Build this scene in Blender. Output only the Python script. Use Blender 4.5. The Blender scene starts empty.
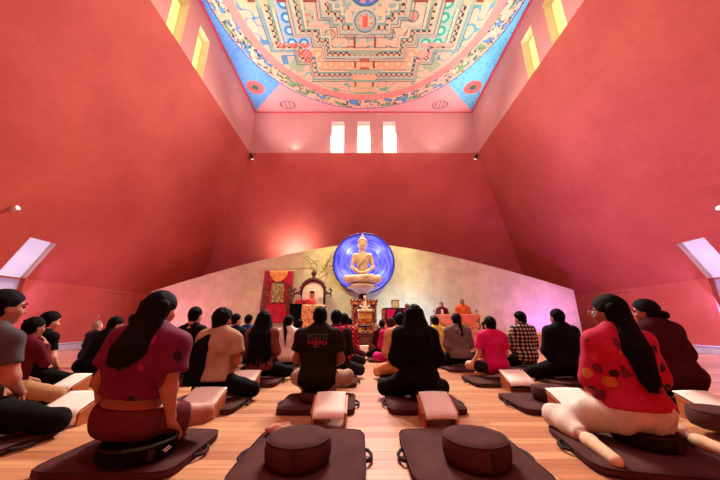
import bpy, math, random
import numpy as np
from mathutils import Vector, Matrix, Euler
from mathutils.bvhtree import BVHTree

random.seed(7)
C = bpy.context.scene.collection
S = bpy.context.scene
PI = math.pi

# ------------------------------------------------------------------ camera
CAM_H = 0.9
PITCH = math.radians(16.3)
FPX = 280.0
cam = bpy.data.cameras.new('camera')
cam.sensor_width = 36.0
cam.lens = 36.0 * FPX / 720.0
cam.clip_start = 0.02
camo = bpy.data.objects.new('camera', cam)
camo.location = (0, 0, CAM_H)
camo.rotation_euler = (PI / 2 + PITCH, 0, 0)
C.objects.link(camo)
S.camera = camo
S.view_settings.view_transform = 'Standard'
S.view_settings.look = 'None'
S.view_settings.gamma = 1.0
S.view_settings.use_curve_mapping = False
S.view_settings.exposure = -0.28
S.cycles.max_bounces = 8
S.cycles.diffuse_bounces = 3
S.cycles.use_denoising = True
S.cycles.sample_clamp_indirect = 6.0


def depth_at(Y, z=0.5):
    return Y * math.cos(PITCH) + (z - CAM_H) * math.sin(PITCH)


def x_at(px, Y, z=0.5):
    return (px - 360.0) / FPX * depth_at(Y, z)


def z_at(py, Y):
    v = (240.0 - py) / FPX
    return CAM_H + Y * (math.sin(PITCH) + v * math.cos(PITCH)) / (math.cos(PITCH) - v * math.sin(PITCH))


# ------------------------------------------------------------------ colour / materials
def lin(c):
    out = []
    for v in c[:3]:
        v = v / 255.0
        out.append(v / 12.92 if v <= 0.04045 else ((v + 0.055) / 1.055) ** 2.4)
    return tuple(out) + (1.0,)


def nodes_of(name):
    m = bpy.data.materials.new(name)
    m.use_nodes = True
    nt = m.node_tree
    return m, nt, nt.nodes['Principled BSDF']


def mat(name, rgb, rough=0.7, var=0.12, scale=8.0, bump=0.0, bscale=60.0, metal=0.0, spec=0.3, stretch=(1, 1, 1), rgb2=None):
    """noise-varied procedural material"""
    m, nt, b = nodes_of(name)
    N, L = nt.nodes, nt.links
    tc = N.new('ShaderNodeTexCoord')
    mp = N.new('ShaderNodeMapping')
    mp.inputs['Scale'].default_value = stretch
    L.new(tc.outputs['Object'], mp.inputs['Vector'])
    nz = N.new('ShaderNodeTexNoise')
    nz.inputs['Scale'].default_value = scale
    nz.inputs['Detail'].default_value = 5
    L.new(mp.outputs['Vector'], nz.inputs['Vector'])
    mx = N.new('ShaderNodeMix')
    mx.data_type = 'RGBA'
    c = lin(rgb)
    c2 = lin(rgb2) if rgb2 else tuple(max(0, v * (1 - 2 * var)) for v in c[:3]) + (1,)
    c1 = c if rgb2 else tuple(min(1, v * (1 + var)) for v in c[:3]) + (1,)
    mx.inputs['A'].default_value = c1
    mx.inputs['B'].default_value = c2
    rmp = N.new('ShaderNodeMapRange')
    rmp.inputs['From Min'].default_value = 0.3
    rmp.inputs['From Max'].default_value = 0.7
    L.new(nz.outputs['Fac'], rmp.inputs['Value'])
    L.new(rmp.outputs['Result'], mx.inputs['Factor'])
    L.new(mx.outputs['Result'], b.inputs['Base Color'])
    b.inputs['Roughness'].default_value = rough
    b.inputs['Metallic'].default_value = metal
    b.inputs['Specular IOR Level'].default_value = spec
    if bump > 0:
        n2 = N.new('ShaderNodeTexNoise')
        n2.inputs['Scale'].default_value = bscale
        n2.inputs['Detail'].default_value = 3
        L.new(mp.outputs['Vector'], n2.inputs['Vector'])
        bp = N.new('ShaderNodeBump')
        bp.inputs['Strength'].default_value = bump
        bp.inputs['Distance'].default_value = 0.01
        L.new(n2.outputs['Fac'], bp.inputs['Height'])
        L.new(bp.outputs['Normal'], b.inputs['Normal'])
    return m


def emit_mat(name, rgb, strength):
    m, nt, b = nodes_of(name)
    b.inputs['Base Color'].default_value = (0.6, 0.6, 0.6, 1)
    b.inputs['Emission Color'].default_value = lin(rgb)
    b.inputs['Emission Strength'].default_value = strength
    return m


def pattern_mat(name, base, spots, scale, thresh=0.35, rough=0.8):
    """cloth with scattered coloured motifs (voronoi cells with a random colour ramp)"""
    m, nt, b = nodes_of(name)
    N, L = nt.nodes, nt.links
    tc = N.new('ShaderNodeTexCoord')
    vo = N.new('ShaderNodeTexVoronoi')
    vo.inputs['Scale'].default_value = scale
    nz = N.new('ShaderNodeTexNoise')
    nz.inputs['Scale'].default_value = scale * 2.2
    ad = N.new('ShaderNodeVectorMath')
    ad.operation = 'MULTIPLY_ADD'
    ad.inputs[1].default_value = (0.06, 0.06, 0.06)
    L.new(tc.outputs['Object'], nz.inputs['Vector'])
    L.new(nz.outputs['Color'], ad.inputs[0])
    L.new(tc.outputs['Object'], ad.inputs[2])
    L.new(ad.outputs[0], vo.inputs['Vector'])
    rp = N.new('ShaderNodeValToRGB')
    rp.color_ramp.interpolation = 'CONSTANT'
    els = rp.color_ramp.elements
    for i, s in enumerate(spots):
        e = els[0] if i == 0 else els.new(i / len(spots))
        e.position = i / len(spots)
        e.color = lin(s)
    while len(els) > len(spots):
        els.remove(els[-1])
    sep = N.new('ShaderNodeSeparateColor')
    L.new(vo.outputs['Color'], sep.inputs['Color'])
    L.new(sep.outputs['Red'], rp.inputs['Fac'])
    lt = N.new('ShaderNodeMath')
    lt.operation = 'LESS_THAN'
    lt.inputs[1].default_value = thresh
    L.new(vo.outputs['Distance'], lt.inputs[0])
    mx = N.new('ShaderNodeMix')
    mx.data_type = 'RGBA'
    mx.inputs['A'].default_value = lin(base)
    L.new(rp.outputs['Color'], mx.inputs['B'])
    L.new(lt.outputs[0], mx.inputs['Factor'])
    L.new(mx.outputs['Result'], b.inputs['Base Color'])
    b.inputs['Roughness'].default_value = rough
    b.inputs['Specular IOR Level'].default_value = 0.2
    return m


def plaid_mat(name, c1, c2, c3, period=0.075):
    m, nt, b = nodes_of(name)
    N, L = nt.nodes, nt.links
    tc = N.new('ShaderNodeTexCoord')
    sp = N.new('ShaderNodeSeparateXYZ')
    L.new(tc.outputs['Object'], sp.inputs[0])

    def band(out, w, ph):
        a = N.new('ShaderNodeMath'); a.operation = 'MULTIPLY_ADD'
        a.inputs[1].default_value = 1.0 / period; a.inputs[2].default_value = ph
        L.new(out, a.inputs[0])
        f = N.new('ShaderNodeMath'); f.operation = 'FRACT'
        L.new(a.outputs[0], f.inputs[0])
        l = N.new('ShaderNodeMath'); l.operation = 'LESS_THAN'; l.inputs[1].default_value = w
        L.new(f.outputs[0], l.inputs[0])
        return l.outputs[0]
    hx, hz = band(sp.outputs['X'], 0.45, 0.1), band(sp.outputs['Z'], 0.45, 0.3)
    ad = N.new('ShaderNodeMath'); ad.operation = 'ADD'
    L.new(hx, ad.inputs[0]); L.new(hz, ad.inputs[1])
    dv = N.new('ShaderNodeMath'); dv.operation = 'MULTIPLY'; dv.inputs[1].default_value = 0.5
    L.new(ad.outputs[0], dv.inputs[0])
    rp = N.new('ShaderNodeValToRGB'); rp.color_ramp.interpolation = 'CONSTANT'
    e = rp.color_ramp.elements
    e[0].position = 0; e[0].color = lin(c1)
    e[1].position = 0.4; e[1].color = lin(c2)
    x = e.new(0.9); x.color = lin(c3)
    L.new(dv.outputs[0], rp.inputs['Fac'])
    L.new(rp.outputs['Color'], b.inputs['Base Color'])
    b.inputs['Roughness'].default_value = 0.85
    b.inputs['Specular IOR Level'].default_value = 0.2
    return m


# ------------------------------------------------------------------ object helpers
def mesh_np(name, V, F, m=None, parent=None, smooth=True):
    """V (n,3), F list of arrays (k,4) or one; links ONE mesh object"""
    me = bpy.data.meshes.new(name)
    V = np.asarray(V, np.float32)
    F = np.asarray(F, np.int32)
    me.vertices.add(len(V))
    me.vertices.foreach_set('co', V.ravel())
    k = F.shape[1]
    me.loops.add(F.size)
    me.loops.foreach_set('vertex_index', F.ravel())
    me.polygons.add(len(F))
    me.polygons.foreach_set('loop_start', np.arange(0, F.size, k, dtype=np.int32))
    me.polygons.foreach_set('use_smooth', np.full(len(F), smooth))
    me.update(calc_edges=True)
    me.validate()
    if m:
        me.materials.append(m)
    o = bpy.data.objects.new(name, me)
    C.objects.link(o)
    if parent:
        o.parent = parent
    return o


class MB:
    """collects polygons, builds ONE mesh object"""
    def __init__(self):
        self.v, self.f, self.sm, self.mi = [], [], [], []

    def add(self, vs, fs, smooth=False, mi=0):
        b = len(self.v)
        self.v += [tuple(p) for p in vs]
        for f in fs:
            self.f.append([b + i for i in f])
            self.sm.append(smooth)
            self.mi.append(mi)
        return self

    def poly(self, vs, mi=0):
        return self.add(vs, [list(range(len(vs)))], False, mi)

    def box(self, c, s, rot=None, bev=0.0, mi=0):
        hx, hy, hz = s[0] / 2, s[1] / 2, s[2] / 2
        M = rot.to_matrix() if isinstance(rot, Euler) else (rot or Matrix.Identity(3))
        c = Vector(c)
        if bev <= 0:
            vs = [c + M @ Vector((x * hx, y * hy, z * hz)) for x in (-1, 1) for y in (-1, 1) for z in (-1, 1)]
            fs = [(0, 1, 3, 2), (4, 6, 7, 5), (0, 4, 5, 1), (2, 3, 7, 6), (0, 2, 6, 4), (1, 5, 7, 3)]
            return self.add(vs, fs, False, mi)
        # chamfered box: each corner becomes three vertices
        vs, ix = [], {}
        for x in (-1, 1):
            for y in (-1, 1):
                for z in (-1, 1):
                    for a in range(3):
                        p = [x * hx, y * hy, z * hz]
                        for q in range(3):
                            if q != a:
                                p[q] -= (x, y, z)[q] * bev
                        ix[(x, y, z, a)] = len(vs)
                        vs.append(c + M @ Vector(p))
        fs = []
        for a in range(3):
            o1, o2 = [q for q in range(3) if q != a]
            for sgn in (-1, 1):
                ring = []
                for (s1, s2) in ((-1, -1), (1, -1), (1, 1), (-1, 1)):
                    k = [0, 0, 0]; k[a] = sgn; k[o1] = s1; k[o2] = s2
                    ring.append(ix[(k[0], k[1], k[2], a)])
                flip = (sgn > 0) != (a != 1)
                fs.append(ring[::-1] if flip else ring)
        for a in range(3):      # edges along axis a
            o1, o2 = [q for q in range(3) if q != a]
            for s1 in (-1, 1):
                for s2 in (-1, 1):
                    q = []
                    for (sg, ax) in ((-1, o1), (1, o1), (1, o2), (-1, o2)):
                        k = [0, 0, 0]; k[a] = sg; k[o1] = s1; k[o2] = s2
                        q.append(ix[(k[0], k[1], k[2], ax)])
                    fs.append(q)
        for x in (-1, 1):
            for y in (-1, 1):
                for z in (-1, 1):
                    fs.append([ix[(x, y, z, a)] for a in range(3)])
        return self.add(vs, fs, False, mi)

    def tube(self, pts, r, seg=8, caps=True, mi=0):
        pts = [Vector(p) for p in pts]
        rs = r if isinstance(r, (list, tuple)) else [r] * len(pts)
        rings, up = [], Vector((0, 0, 1))
        vs = []
        for i, p in enumerate(pts):
            t = (pts[min(i + 1, len(pts) - 1)] - pts[max(i - 1, 0)]).normalized()
            a = t.cross(up)
            if a.length < 1e-3:
                a = t.cross(Vector((1, 0, 0)))
            a.normalize()
            b = t.cross(a)
            for k in range(seg):
                an = 2 * PI * k / seg
                vs.append(p + (a * math.cos(an) + b * math.sin(an)) * rs[i])
        fs = []
        for i in range(len(pts) - 1):
            for k in range(seg):
                k2 = (k + 1) % seg
                fs.append((i * seg + k, i * seg + k2, (i + 1) * seg + k2, (i + 1) * seg + k))
        if caps:
            fs.append(list(range(seg))[::-1])
            fs.append([(len(pts) - 1) * seg + k for k in range(seg)])
        return self.add(vs, fs, True, mi)

    def lathe(self, prof, c=(0, 0, 0), seg=24, wob=None, mi=0, M=None):
        """prof: (radius, z) list bottom to top"""
        vs, fs = [], []
        for (r, z) in prof:
            for k in range(seg):
                a = 2 * PI * k / seg
                rr = r * (wob(a, z) if wob else 1)
                p = Vector((rr * math.cos(a), rr * math.sin(a), z))
                if M is not None:
                    p = M @ p
                vs.append((p.x + c[0], p.y + c[1], p.z + c[2]))
        for i in range(len(prof) - 1):
            for k in range(seg):
                k2 = (k + 1) % seg
                fs.append((i * seg + k, i * seg + k2, (i + 1) * seg + k2, (i + 1) * seg + k))
        fs.append(list(range(seg))[::-1])
        fs.append([(len(prof) - 1) * seg + k for k in range(seg)])
        return self.add(vs, fs, True, mi)

    def grid(self, fn, nu, nv, mi=0, smooth=True):
        vs = [fn(i / nu, j / nv) for j in range(nv + 1) for i in range(nu + 1)]
        w = nu + 1
        fs = [(j * w + i, j * w + i + 1, (j + 1) * w + i + 1, (j + 1) * w + i) for j in range(nv) for i in range(nu)]
        return self.add(vs, fs, smooth, mi)

    def build(self, name, m, parent=None):
        me = bpy.data.meshes.new(name)
        me.from_pydata([tuple(p) for p in self.v], [], self.f)
        me.polygons.foreach_set('use_smooth', self.sm)
        me.polygons.foreach_set('material_index', self.mi)
        for q in (m if isinstance(m, (list, tuple)) else [m]):
            me.materials.append(q)
        me.update()
        o = bpy.data.objects.new(name, me)
        C.objects.link(o)
        if parent:
            o.parent = parent
        return o


def tag(o, label=None, cat=None, group=None, kind=None):
    if label: o['label'] = label
    if cat: o['category'] = cat
    if group: o['group'] = group
    if kind: o['kind'] = kind
    return o


def thing(name, label, cat, loc=(0, 0, 0), rz=0.0, group=None):
    o = bpy.data.objects.new(name, None)
    o.empty_display_size = 0.1
    C.objects.link(o)
    o.location = loc
    o.rotation_euler = (0, 0, rz)
    return tag(o, label, cat, group)


def struct(name, mb, m, parent=None):
    return tag(mb.build(name, m, parent), kind='structure')


# ------------------------------------------------------------------ the setting
XC, DB = 0.2, 12.8                       # shaft centre, distance of its back wall
SH = 5.97                                # shaft half width
YF = DB - 2 * SH                         # shaft front wall
ZS, ZC = 9.4, 11.98                      # shaft bottom, painted ceiling
RUN = 4.03
XW0, XW1 = XC - SH - RUN, XC + SH + RUN  # side walls
YW0, YW1 = YF - RUN, DB + RUN            # front/back walls
ZL = 2.12                                # low wall height


def plaster(name, c1, c2, dark):
    m, nt, b = nodes_of(name)
    N, L = nt.nodes, nt.links
    tc = N.new('ShaderNodeTexCoord')
    n1 = N.new('ShaderNodeTexNoise'); n1.inputs['Scale'].default_value = 0.55; n1.inputs['Detail'].default_value = 6
    n2 = N.new('ShaderNodeTexNoise'); n2.inputs['Scale'].default_value = 4.5; n2.inputs['Detail'].default_value = 8; n2.inputs['Roughness'].default_value = 0.7
    L.new(tc.outputs['Object'], n1.inputs['Vector']); L.new(tc.outputs['Object'], n2.inputs['Vector'])
    ad = N.new('ShaderNodeMath'); ad.operation = 'MULTIPLY_ADD'; ad.inputs[1].default_value = 0.45
    L.new(n2.outputs['Fac'], ad.inputs[0]); L.new(n1.outputs['Fac'], ad.inputs[2])
    rp = N.new('ShaderNodeValToRGB')
    e = rp.color_ramp.elements
    e[0].position = 0.5; e[0].color = lin(c2)
    e[1].position = 0.95; e[1].color = lin(c1)
    L.new(ad.outputs[0], rp.inputs['Fac'])
    # faint pour lines in the plaster
    sp = N.new('ShaderNodeSeparateXYZ'); L.new(tc.outputs['Object'], sp.inputs[0])
    w = N.new('ShaderNodeMath'); w.operation = 'MULTIPLY_ADD'; w.inputs[1].default_value = 1 / 1.05
    L.new(n1.outputs['Fac'], w.inputs[2]); w.inputs[2].default_value = 0
    L.new(sp.outputs['Z'], w.inputs[0])
    fr = N.new('ShaderNodeMath'); fr.operation = 'FRACT'; L.new(w.outputs[0], fr.inputs[0])
    lt = N.new('ShaderNodeMath'); lt.operation = 'LESS_THAN'; lt.inputs[1].default_value = 0.03
    L.new(fr.outputs[0], lt.inputs[0])
    sc = N.new('ShaderNodeMath'); sc.operation = 'MULTIPLY'; sc.inputs[1].default_value = 0.10
    L.new(lt.outputs[0], sc.inputs[0])
    mx = N.new('ShaderNodeMix'); mx.data_type = 'RGBA'
    L.new(sc.outputs[0], mx.inputs['Factor']); L.new(rp.outputs['Color'], mx.inputs['A']); mx.inputs['B'].default_value = lin(dark)
    L.new(mx.outputs['Result'], b.inputs['Base Color'])
    b.inputs['Roughness'].default_value = 0.75
    b.inputs['Specular IOR Level'].default_value = 0.25
    bp = N.new('ShaderNodeBump'); bp.inputs['Strength'].default_value = 0.25; bp.inputs['Distance'].default_value = 0.02
    L.new(n2.outputs['Fac'], bp.inputs['Height']); L.new(bp.outputs['Normal'], b.inputs['Normal'])
    return m


M_RED = plaster('red_plaster', (211, 106, 90), (192, 86, 77), (146, 62, 58))
M_PINK = plaster('rose_plaster', (216, 158, 150), (204, 142, 136), (172, 112, 110))

# floor: planks running across the room
m, nt, b = nodes_of('maple_planks')
N, L = nt.nodes, nt.links
tc = N.new('ShaderNodeTexCoord')
bk = N.new('ShaderNodeTexBrick')
bk.offset = 0.37; bk.offset_frequency = 1; bk.squash = 1
bk.inputs['Scale'].default_value = 1.0
bk.inputs['Mortar Size'].default_value = 0.0022
bk.inputs['Brick Width'].default_value = 1.9
bk.inputs['Row Height'].default_value = 0.125
bk.inputs['Bias'].default_value = 0.0
bk.inputs['Color1'].default_value = lin((216, 160, 112))
bk.inputs['Color2'].default_value = lin((176, 108, 72))
bk.inputs['Mortar'].default_value = lin((96, 50, 32))
L.new(tc.outputs['Object'], bk.inputs['Vector'])
mp = N.new('ShaderNodeMapping'); mp.inputs['Scale'].default_value = (1.2, 22, 1)
L.new(tc.outputs['Object'], mp.inputs['Vector'])
nz = N.new('ShaderNodeTexNoise'); nz.inputs['Scale'].default_value = 1.6; nz.inputs['Detail'].default_value = 6
L.new(mp.outputs['Vector'], nz.inputs['Vector'])
mr = N.new('ShaderNodeMapRange'); mr.inputs['From Min'].default_value = 0.3; mr.inputs['From Max'].default_value = 0.7
mr.inputs['To Min'].default_value = 0.72; mr.inputs['To Max'].default_value = 1.08
L.new(nz.outputs['Fac'], mr.inputs['Value'])
mu = N.new('ShaderNodeVectorMath'); mu.operation = 'SCALE'
L.new(bk.outputs['Color'], mu.inputs[0]); L.new(mr.outputs['Result'], mu.inputs['Scale'])
L.new(mu.outputs[0], b.inputs['Base Color'])
b.inputs['Roughness'].default_value = 0.38
b.inputs['Specular IOR Level'].default_value = 0.4
M_FLOOR = m

mb = MB()
mb.poly([(XW0 - 1, YW0, 0), (XW1 + 1, YW0, 0), (XW1 + 1, YW1, 0), (XW0 - 1, YW1, 0)])
struct('floor', mb, M_FLOOR)


def wall_holes(mb, o, u, v, W, H, holes, n, depth, mi_reveal=0):
    """rectangular wall with holes (u0,u1,v0,v1); reveals go along n"""
    o, u, v, n = Vector(o), Vector(u), Vector(v), Vector(n)
    us = sorted({0, W, *[h[0] for h in holes], *[h[1] for h in holes]})
    vs = sorted({0, H, *[h[2] for h in holes], *[h[3] for h in holes]})
    P = lambda a, b_: o + u * a + v * b_
    for i in range(len(us) - 1):
        for j in range(len(vs) - 1):
            cu, cv = (us[i] + us[i + 1]) / 2, (vs[j] + vs[j + 1]) / 2
            if any(h[0] < cu < h[1] and h[2] < cv < h[3] for h in holes):
                continue
            mb.poly([P(us[i], vs[j]), P(us[i + 1], vs[j]), P(us[i + 1], vs[j + 1]), P(us[i], vs[j + 1])])
    for (a0, a1, b0, b1) in holes:
        k = [P(a0, b0), P(a1, b0), P(a1, b1), P(a0, b1)]
        for q in range(4):
            mb.poly([k[q], k[(q + 1) % 4], k[(q + 1) % 4] + n * depth, k[q] + n * depth], mi_reveal)


M_CREAM = mat('cream_reveal', (250, 226, 190), 0.7, 0.05)
M_WHITEREV = mat('pale_reveal', (236, 214, 210), 0.6, 0.04)
M_DAYBACK = emit_mat('daylight_pane', (255, 249, 222), 1.2)
M_DAYSIDE = emit_mat('yellow_green_pane', (232, 255, 92), 1.0)
M_FRAME = mat('pale_frame', (235, 225, 200), 0.5, 0.04)

HS = ZC - ZS
WT = 1.95                                 # window height in shaft
REC = 0.30
win = 0


def pane(name, corners, m_pane, frame_w=0.03):
    """window = structure with frame and pane children; corners go around"""
    global win
    win += 1
    c = [Vector(p) for p in corners]
    mid = sum(c, Vector()) / 4
    mb = MB()
    nrm = (c[1] - c[0]).cross(c[3] - c[0]).normalized()
    for q in range(4):
        a, b_ = c[q], c[(q + 1) % 4]
        ai, bi = a + (mid - a).normalized() * frame_w * 1.4, b_ + (mid - b_).normalized() * frame_w * 1.4
        t = nrm * 0.03
        mb.add([a - t, b_ - t, bi - t, ai - t, a + t, b_ + t, bi + t, ai + t],
               [(0, 1, 2, 3), (4, 7, 6, 5), (0, 4, 5, 1), (2, 6, 7, 3)])
    w = struct('window_%d' % win, mb, M_FRAME)
    g = MB(); g.poly(c)
    g.build('pane', m_pane, w)
    return w


# shaft back wall
xs = [XC - 1.39, XC, XC + 1.39]
x0 = XC - SH
holes = [(x - 0.34 - x0, x + 0.34 - x0, 0.0, WT) for x in xs]
mb = MB()
wall_holes(mb, (x0, DB, ZS), (1, 0, 0), (0, 0, 1), 2 * SH, HS, holes, (0, 1, 0), REC, 1)
struct('wall_shaft_back', mb, [M_PINK, M_WHITEREV])
for x in xs:
    pane('w', [(x - 0.34, DB + REC, ZS), (x + 0.34, DB + REC, ZS), (x + 0.34, DB + REC, ZS + WT), (x - 0.34, DB + REC, ZS + WT)], M_DAYBACK)
# shaft front wall
mb = MB()
wall_holes(mb, (x0, YF, ZS), (1, 0, 0), (0, 0, 1), 2 * SH, HS, holes, (0, -1, 0), REC, 1)
struct('wall_shaft_front', mb, [M_PINK, M_WHITEREV])
for x in xs:
    pane('w', [(x - 0.34, YF - REC, ZS), (x + 0.34, YF - REC, ZS), (x + 0.34, YF - REC, ZS + WT), (x - 0.34, YF - REC, ZS + WT)], M_DAYBACK)
# shaft side walls
ys = [7.86, 6.53, 5.2]
hs_ = [(y - 0.33 - YF, y + 0.33 - YF, 0.0, 1.8) for y in ys]
for side, X, n in (('left', XC - SH, -1), ('right', XC + SH, 1)):
    mb = MB()
    wall_holes(mb, (X, YF, ZS), (0, 1, 0), (0, 0, 1), 2 * SH, HS, hs_, (n, 0, 0), REC, 1)
    struct('wall_shaft_' + side, mb, [M_PINK, M_CREAM])
    for y in ys:
        pane('w', [(X + n * REC, y - 0.33, ZS), (X + n * REC, y + 0.33, ZS), (X + n * REC, y + 0.33, ZS + 1.8), (X + n * REC, y - 0.33, ZS + 1.8)], M_DAYSIDE)

# sloping plaster: back, front
mb = MB()
mb.poly([(XW0, YW1, ZL), (XW1, YW1, ZL), (XC + SH, DB, ZS), (XC - SH, DB, ZS)])
struct('wall_slope_back', mb, M_RED)
mb = MB()
mb.poly([(XW1, YW0, ZL), (XW0, YW0, ZL), (XC - SH, YF, ZS), (XC + SH, YF, ZS)])
struct('wall_slope_front', mb, M_RED)
# sloping sides with a tall slot window each, low walls under them
DY0, DY1, DZ = 7.5, 8.2, 3.17
M_SLOPEPANE = emit_mat('lavender_daylight_pane', (218, 208, 250), 0.85)
M_LOWPANE = emit_mat('blue_daylight_pane', (150, 150, 205), 0.55)
for side, n in (('left', -1), ('right', 1)):
    Xb, Xt = XC + n * (SH + RUN), XC + n * SH
    def sp(t, y):
        return (Xb + (Xt - Xb) * t, y, ZL + (ZS - ZL) * t)
    def ye(t, far):
        return (YW1 + (DB - YW1) * t) if far else (YW0 + (YF - YW0) * t)
    th = (DZ - ZL) / (ZS - ZL)
    mb = MB()
    mb.poly([sp(0, ye(0, 0)), sp(0, DY0), sp(th, DY0), sp(1, DY0), sp(1, ye(1, 0)), sp(th, ye(th, 0))])
    mb.poly([sp(0, DY1), sp(0, ye(0, 1)), sp(th, ye(th, 1)), sp(1, ye(1, 1)), sp(1, DY1), sp(th, DY1)])
    mb.poly([sp(th, DY0), sp(th, DY1), sp(1, DY1), sp(1, DY0)])
    nv = Vector((n * 0.875, 0, 0.484)) * 0.16
    q = [Vector(sp(0, DY0)), Vector(sp(0, DY1)), Vector(sp(th, DY1)), Vector(sp(th, DY0))]
    ex = Vector((n * 0.18, 0, 0))
    qo = [q[0] + ex, q[1] + ex, q[2] + nv, q[3] + nv]
    for i in (1, 2, 3):
        j = (i + 1) % 4
        mb.poly([q[i], q[j], qo[j], qo[i]], 1)
    struct('wall_slope_' + side, mb, [M_RED, M_WHITEREV])
    pane('w', qo, M_SLOPEPANE)
    mb = MB()
    hole = [(DY0 - YW0, DY1 - YW0, 0.3, ZL)]
    doorh = [(10.7 - YW0, 11.9 - YW0, 0.0, 2.0)]
    o = (Xb, YW0, 0)
    wall_holes(mb, o, (0, 1, 0), (0, 0, 1), YW1 - YW0, ZL, hole + doorh, (n, 0, 0), 0.18, 0)
    struct('wall_' + side, mb, M_RED)
    pane('w', [(Xb + n * 0.18, DY0, 0.3), (Xb + n * 0.18, DY1, 0.3), (Xb + n * 0.18, DY1, ZL), (Xb + n * 0.18, DY0, ZL)], M_LOWPANE)
    mb = MB()
    mb.box((Xb + n * 0.05, 11.3, 0.995), (0.06, 1.19, 1.98), bev=0.006)
    d = struct('door_%d' % (1 if n < 0 else 2), mb, M_RED)
    mb = MB(); mb.tube([(Xb - n * 0.03, 10.85, 1.0), (Xb - n * 0.03, 10.85, 1.15)], 0.012)
    mb.build('door_handle', M_FRAME, d)
    # pale baseboard along the foot of the wall
    mb = MB()
    mb.box((Xb - n * 0.05, (YW0 + 10.65) / 2, 0.1), (0.1, 10.65 - YW0, 0.2), bev=0.008)
    mb.box((Xb - n * 0.06, (YW0 + 10.65) / 2, 0.215), (0.14, 10.65 - YW0, 0.03), bev=0.006)
    struct('baseboard_' + side, mb, mat('pale_baseboard_' + side, (215, 220, 240), 0.5, 0.04))
for nm, Y in (('back', YW1), ('front', YW0)):
    mb = MB()
    mb.poly([(XW0, Y, 0), (XW1, Y, 0), (XW1, Y, ZL), (XW0, Y, ZL)])
    struct('wall_' + nm, mb, M_RED)


# painted ceiling -------------------------------------------------------------
def vnoise(x, y, seed=0):
    xi, yi = np.floor(x).astype(np.int64), np.floor(y).astype(np.int64)
    xf, yf = x - xi, y - yi
    def h(a, b_):
        s = np.sin(a * 127.1 + b_ * 311.7 + seed * 74.7) * 43758.5453
        return s - np.floor(s)
    u, w = xf * xf * (3 - 2 * xf), yf * yf * (3 - 2 * yf)
    return (h(xi, yi) * (1 - u) + h(xi + 1, yi) * u) * (1 - w) + (h(xi, yi + 1) * (1 - u) + h(xi + 1, yi + 1) * u) * w


NG = 520
gx = np.linspace(-SH, SH, NG + 1)
U, Vv = np.meshgrid(gx, gx)             # rows: v (far = +)
R = np.hypot(U, Vv)
TH = np.arctan2(Vv, U)
aU, aV = np.abs(U), np.abs(Vv)
col = np.zeros(U.shape + (3,))
L3 = lambda c: np.array(lin(c)[:3])


def put(mask, c):
    col[mask] = L3(c)


side = aU > aV
put(side & (U < 0), (112, 172, 240)); put(side & (U > 0), (118, 208, 242)); put(~side, (248, 172, 172))
wv = np.sin(U * 9 + 3 * np.sin(Vv * 5)) * np.sin(Vv * 8 + 2 * np.sin(U * 6))
put(side & (np.abs(wv - 0.55) < 0.06), (60, 110, 215))
for su in (-1, 1):                       # emblems in the corners
    for sv in (-1, 1):
        d = np.hypot(U - su * 5.35, (Vv - sv * 4.3))
        put(d < 0.42, (236, 128, 96)); put(d < 0.34, (250, 110, 120)); put(d < 0.16, (60, 120, 80))
        d = np.hypot(U - su * 4.05, (Vv - sv * 5.45) * 1.4)
        put((d < 0.42) & (d > 0.36), (90, 90, 110)); put((d < 0.34) & (np.sin(U * 30) > 0.2), (200, 130, 130))
C1 = R < 5.74
put(C1, (62, 92, 170))
put(R < 5.69, (252, 196, 168))
n1 = vnoise(TH * 9, R * 3.2, 1); n2 = 0.6 * vnoise(TH * 26, R * 8, 2) + 0.4 * vnoise(TH * 60, R * 16, 6); n3 = vnoise(U * 6, Vv * 6, 3)
ring = (R > 5.12) & (R < 5.66)
put(ring & (n2 > 0.52) & (n1 < 0.42), (120, 180, 120))
put(ring & (n2 > 0.55) & (n1 > 0.52), (96, 160, 215))
put(ring & (n2 < 0.16), (250, 228, 150))
put(ring & (np.abs(n2 - 0.52) < 0.05), (40, 82, 78))
put((R < 5.12) & (R > 5.08), (200, 130, 120))
put((R < 5.08) & (R > 4.80), (252, 150, 142))
put(R < 4.80, (250, 196, 164))
put((R < 4.80) & (R > 4.77), (190, 150, 120))
# scrollwork outside the palace
sc = vnoise(U * 3.4, Vv * 3.4, 4); sc2 = vnoise(U * 9, Vv * 9, 5)
lr = (R < 4.75) & (R > 3.3)
put(lr & side & (np.abs(sc - 0.52) < 0.075) & (U < 0), (98, 150, 190))
put(lr & side & (np.abs(sc - 0.52) < 0.075) & (U > 0), (106, 170, 180))
put(lr & ~side & (R > 4.1) & (np.abs(sc - 0.5) < 0.06), (130, 186, 160))
put(lr & (np.abs(aU - aV) < 0.42) & (R > 4.0) & (R < 4.6), (176, 188, 150))
G = np.minimum(np.minimum(np.maximum(aU / 3.9, aV / 2.35), np.maximum(aU / 2.95, aV / 2.95)), np.maximum(aU / 2.4, aV / 3.85))
dash = (np.sin(U * 2 * PI / 0.24) > 0.45) != (np.sin(Vv * 2 * PI / 0.24) > 0.45)


def quad(mask, left, right, far):
    put(mask & side & (U < 0), left); put(mask & side & (U > 0), right); put(mask & ~side, far)


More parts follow.
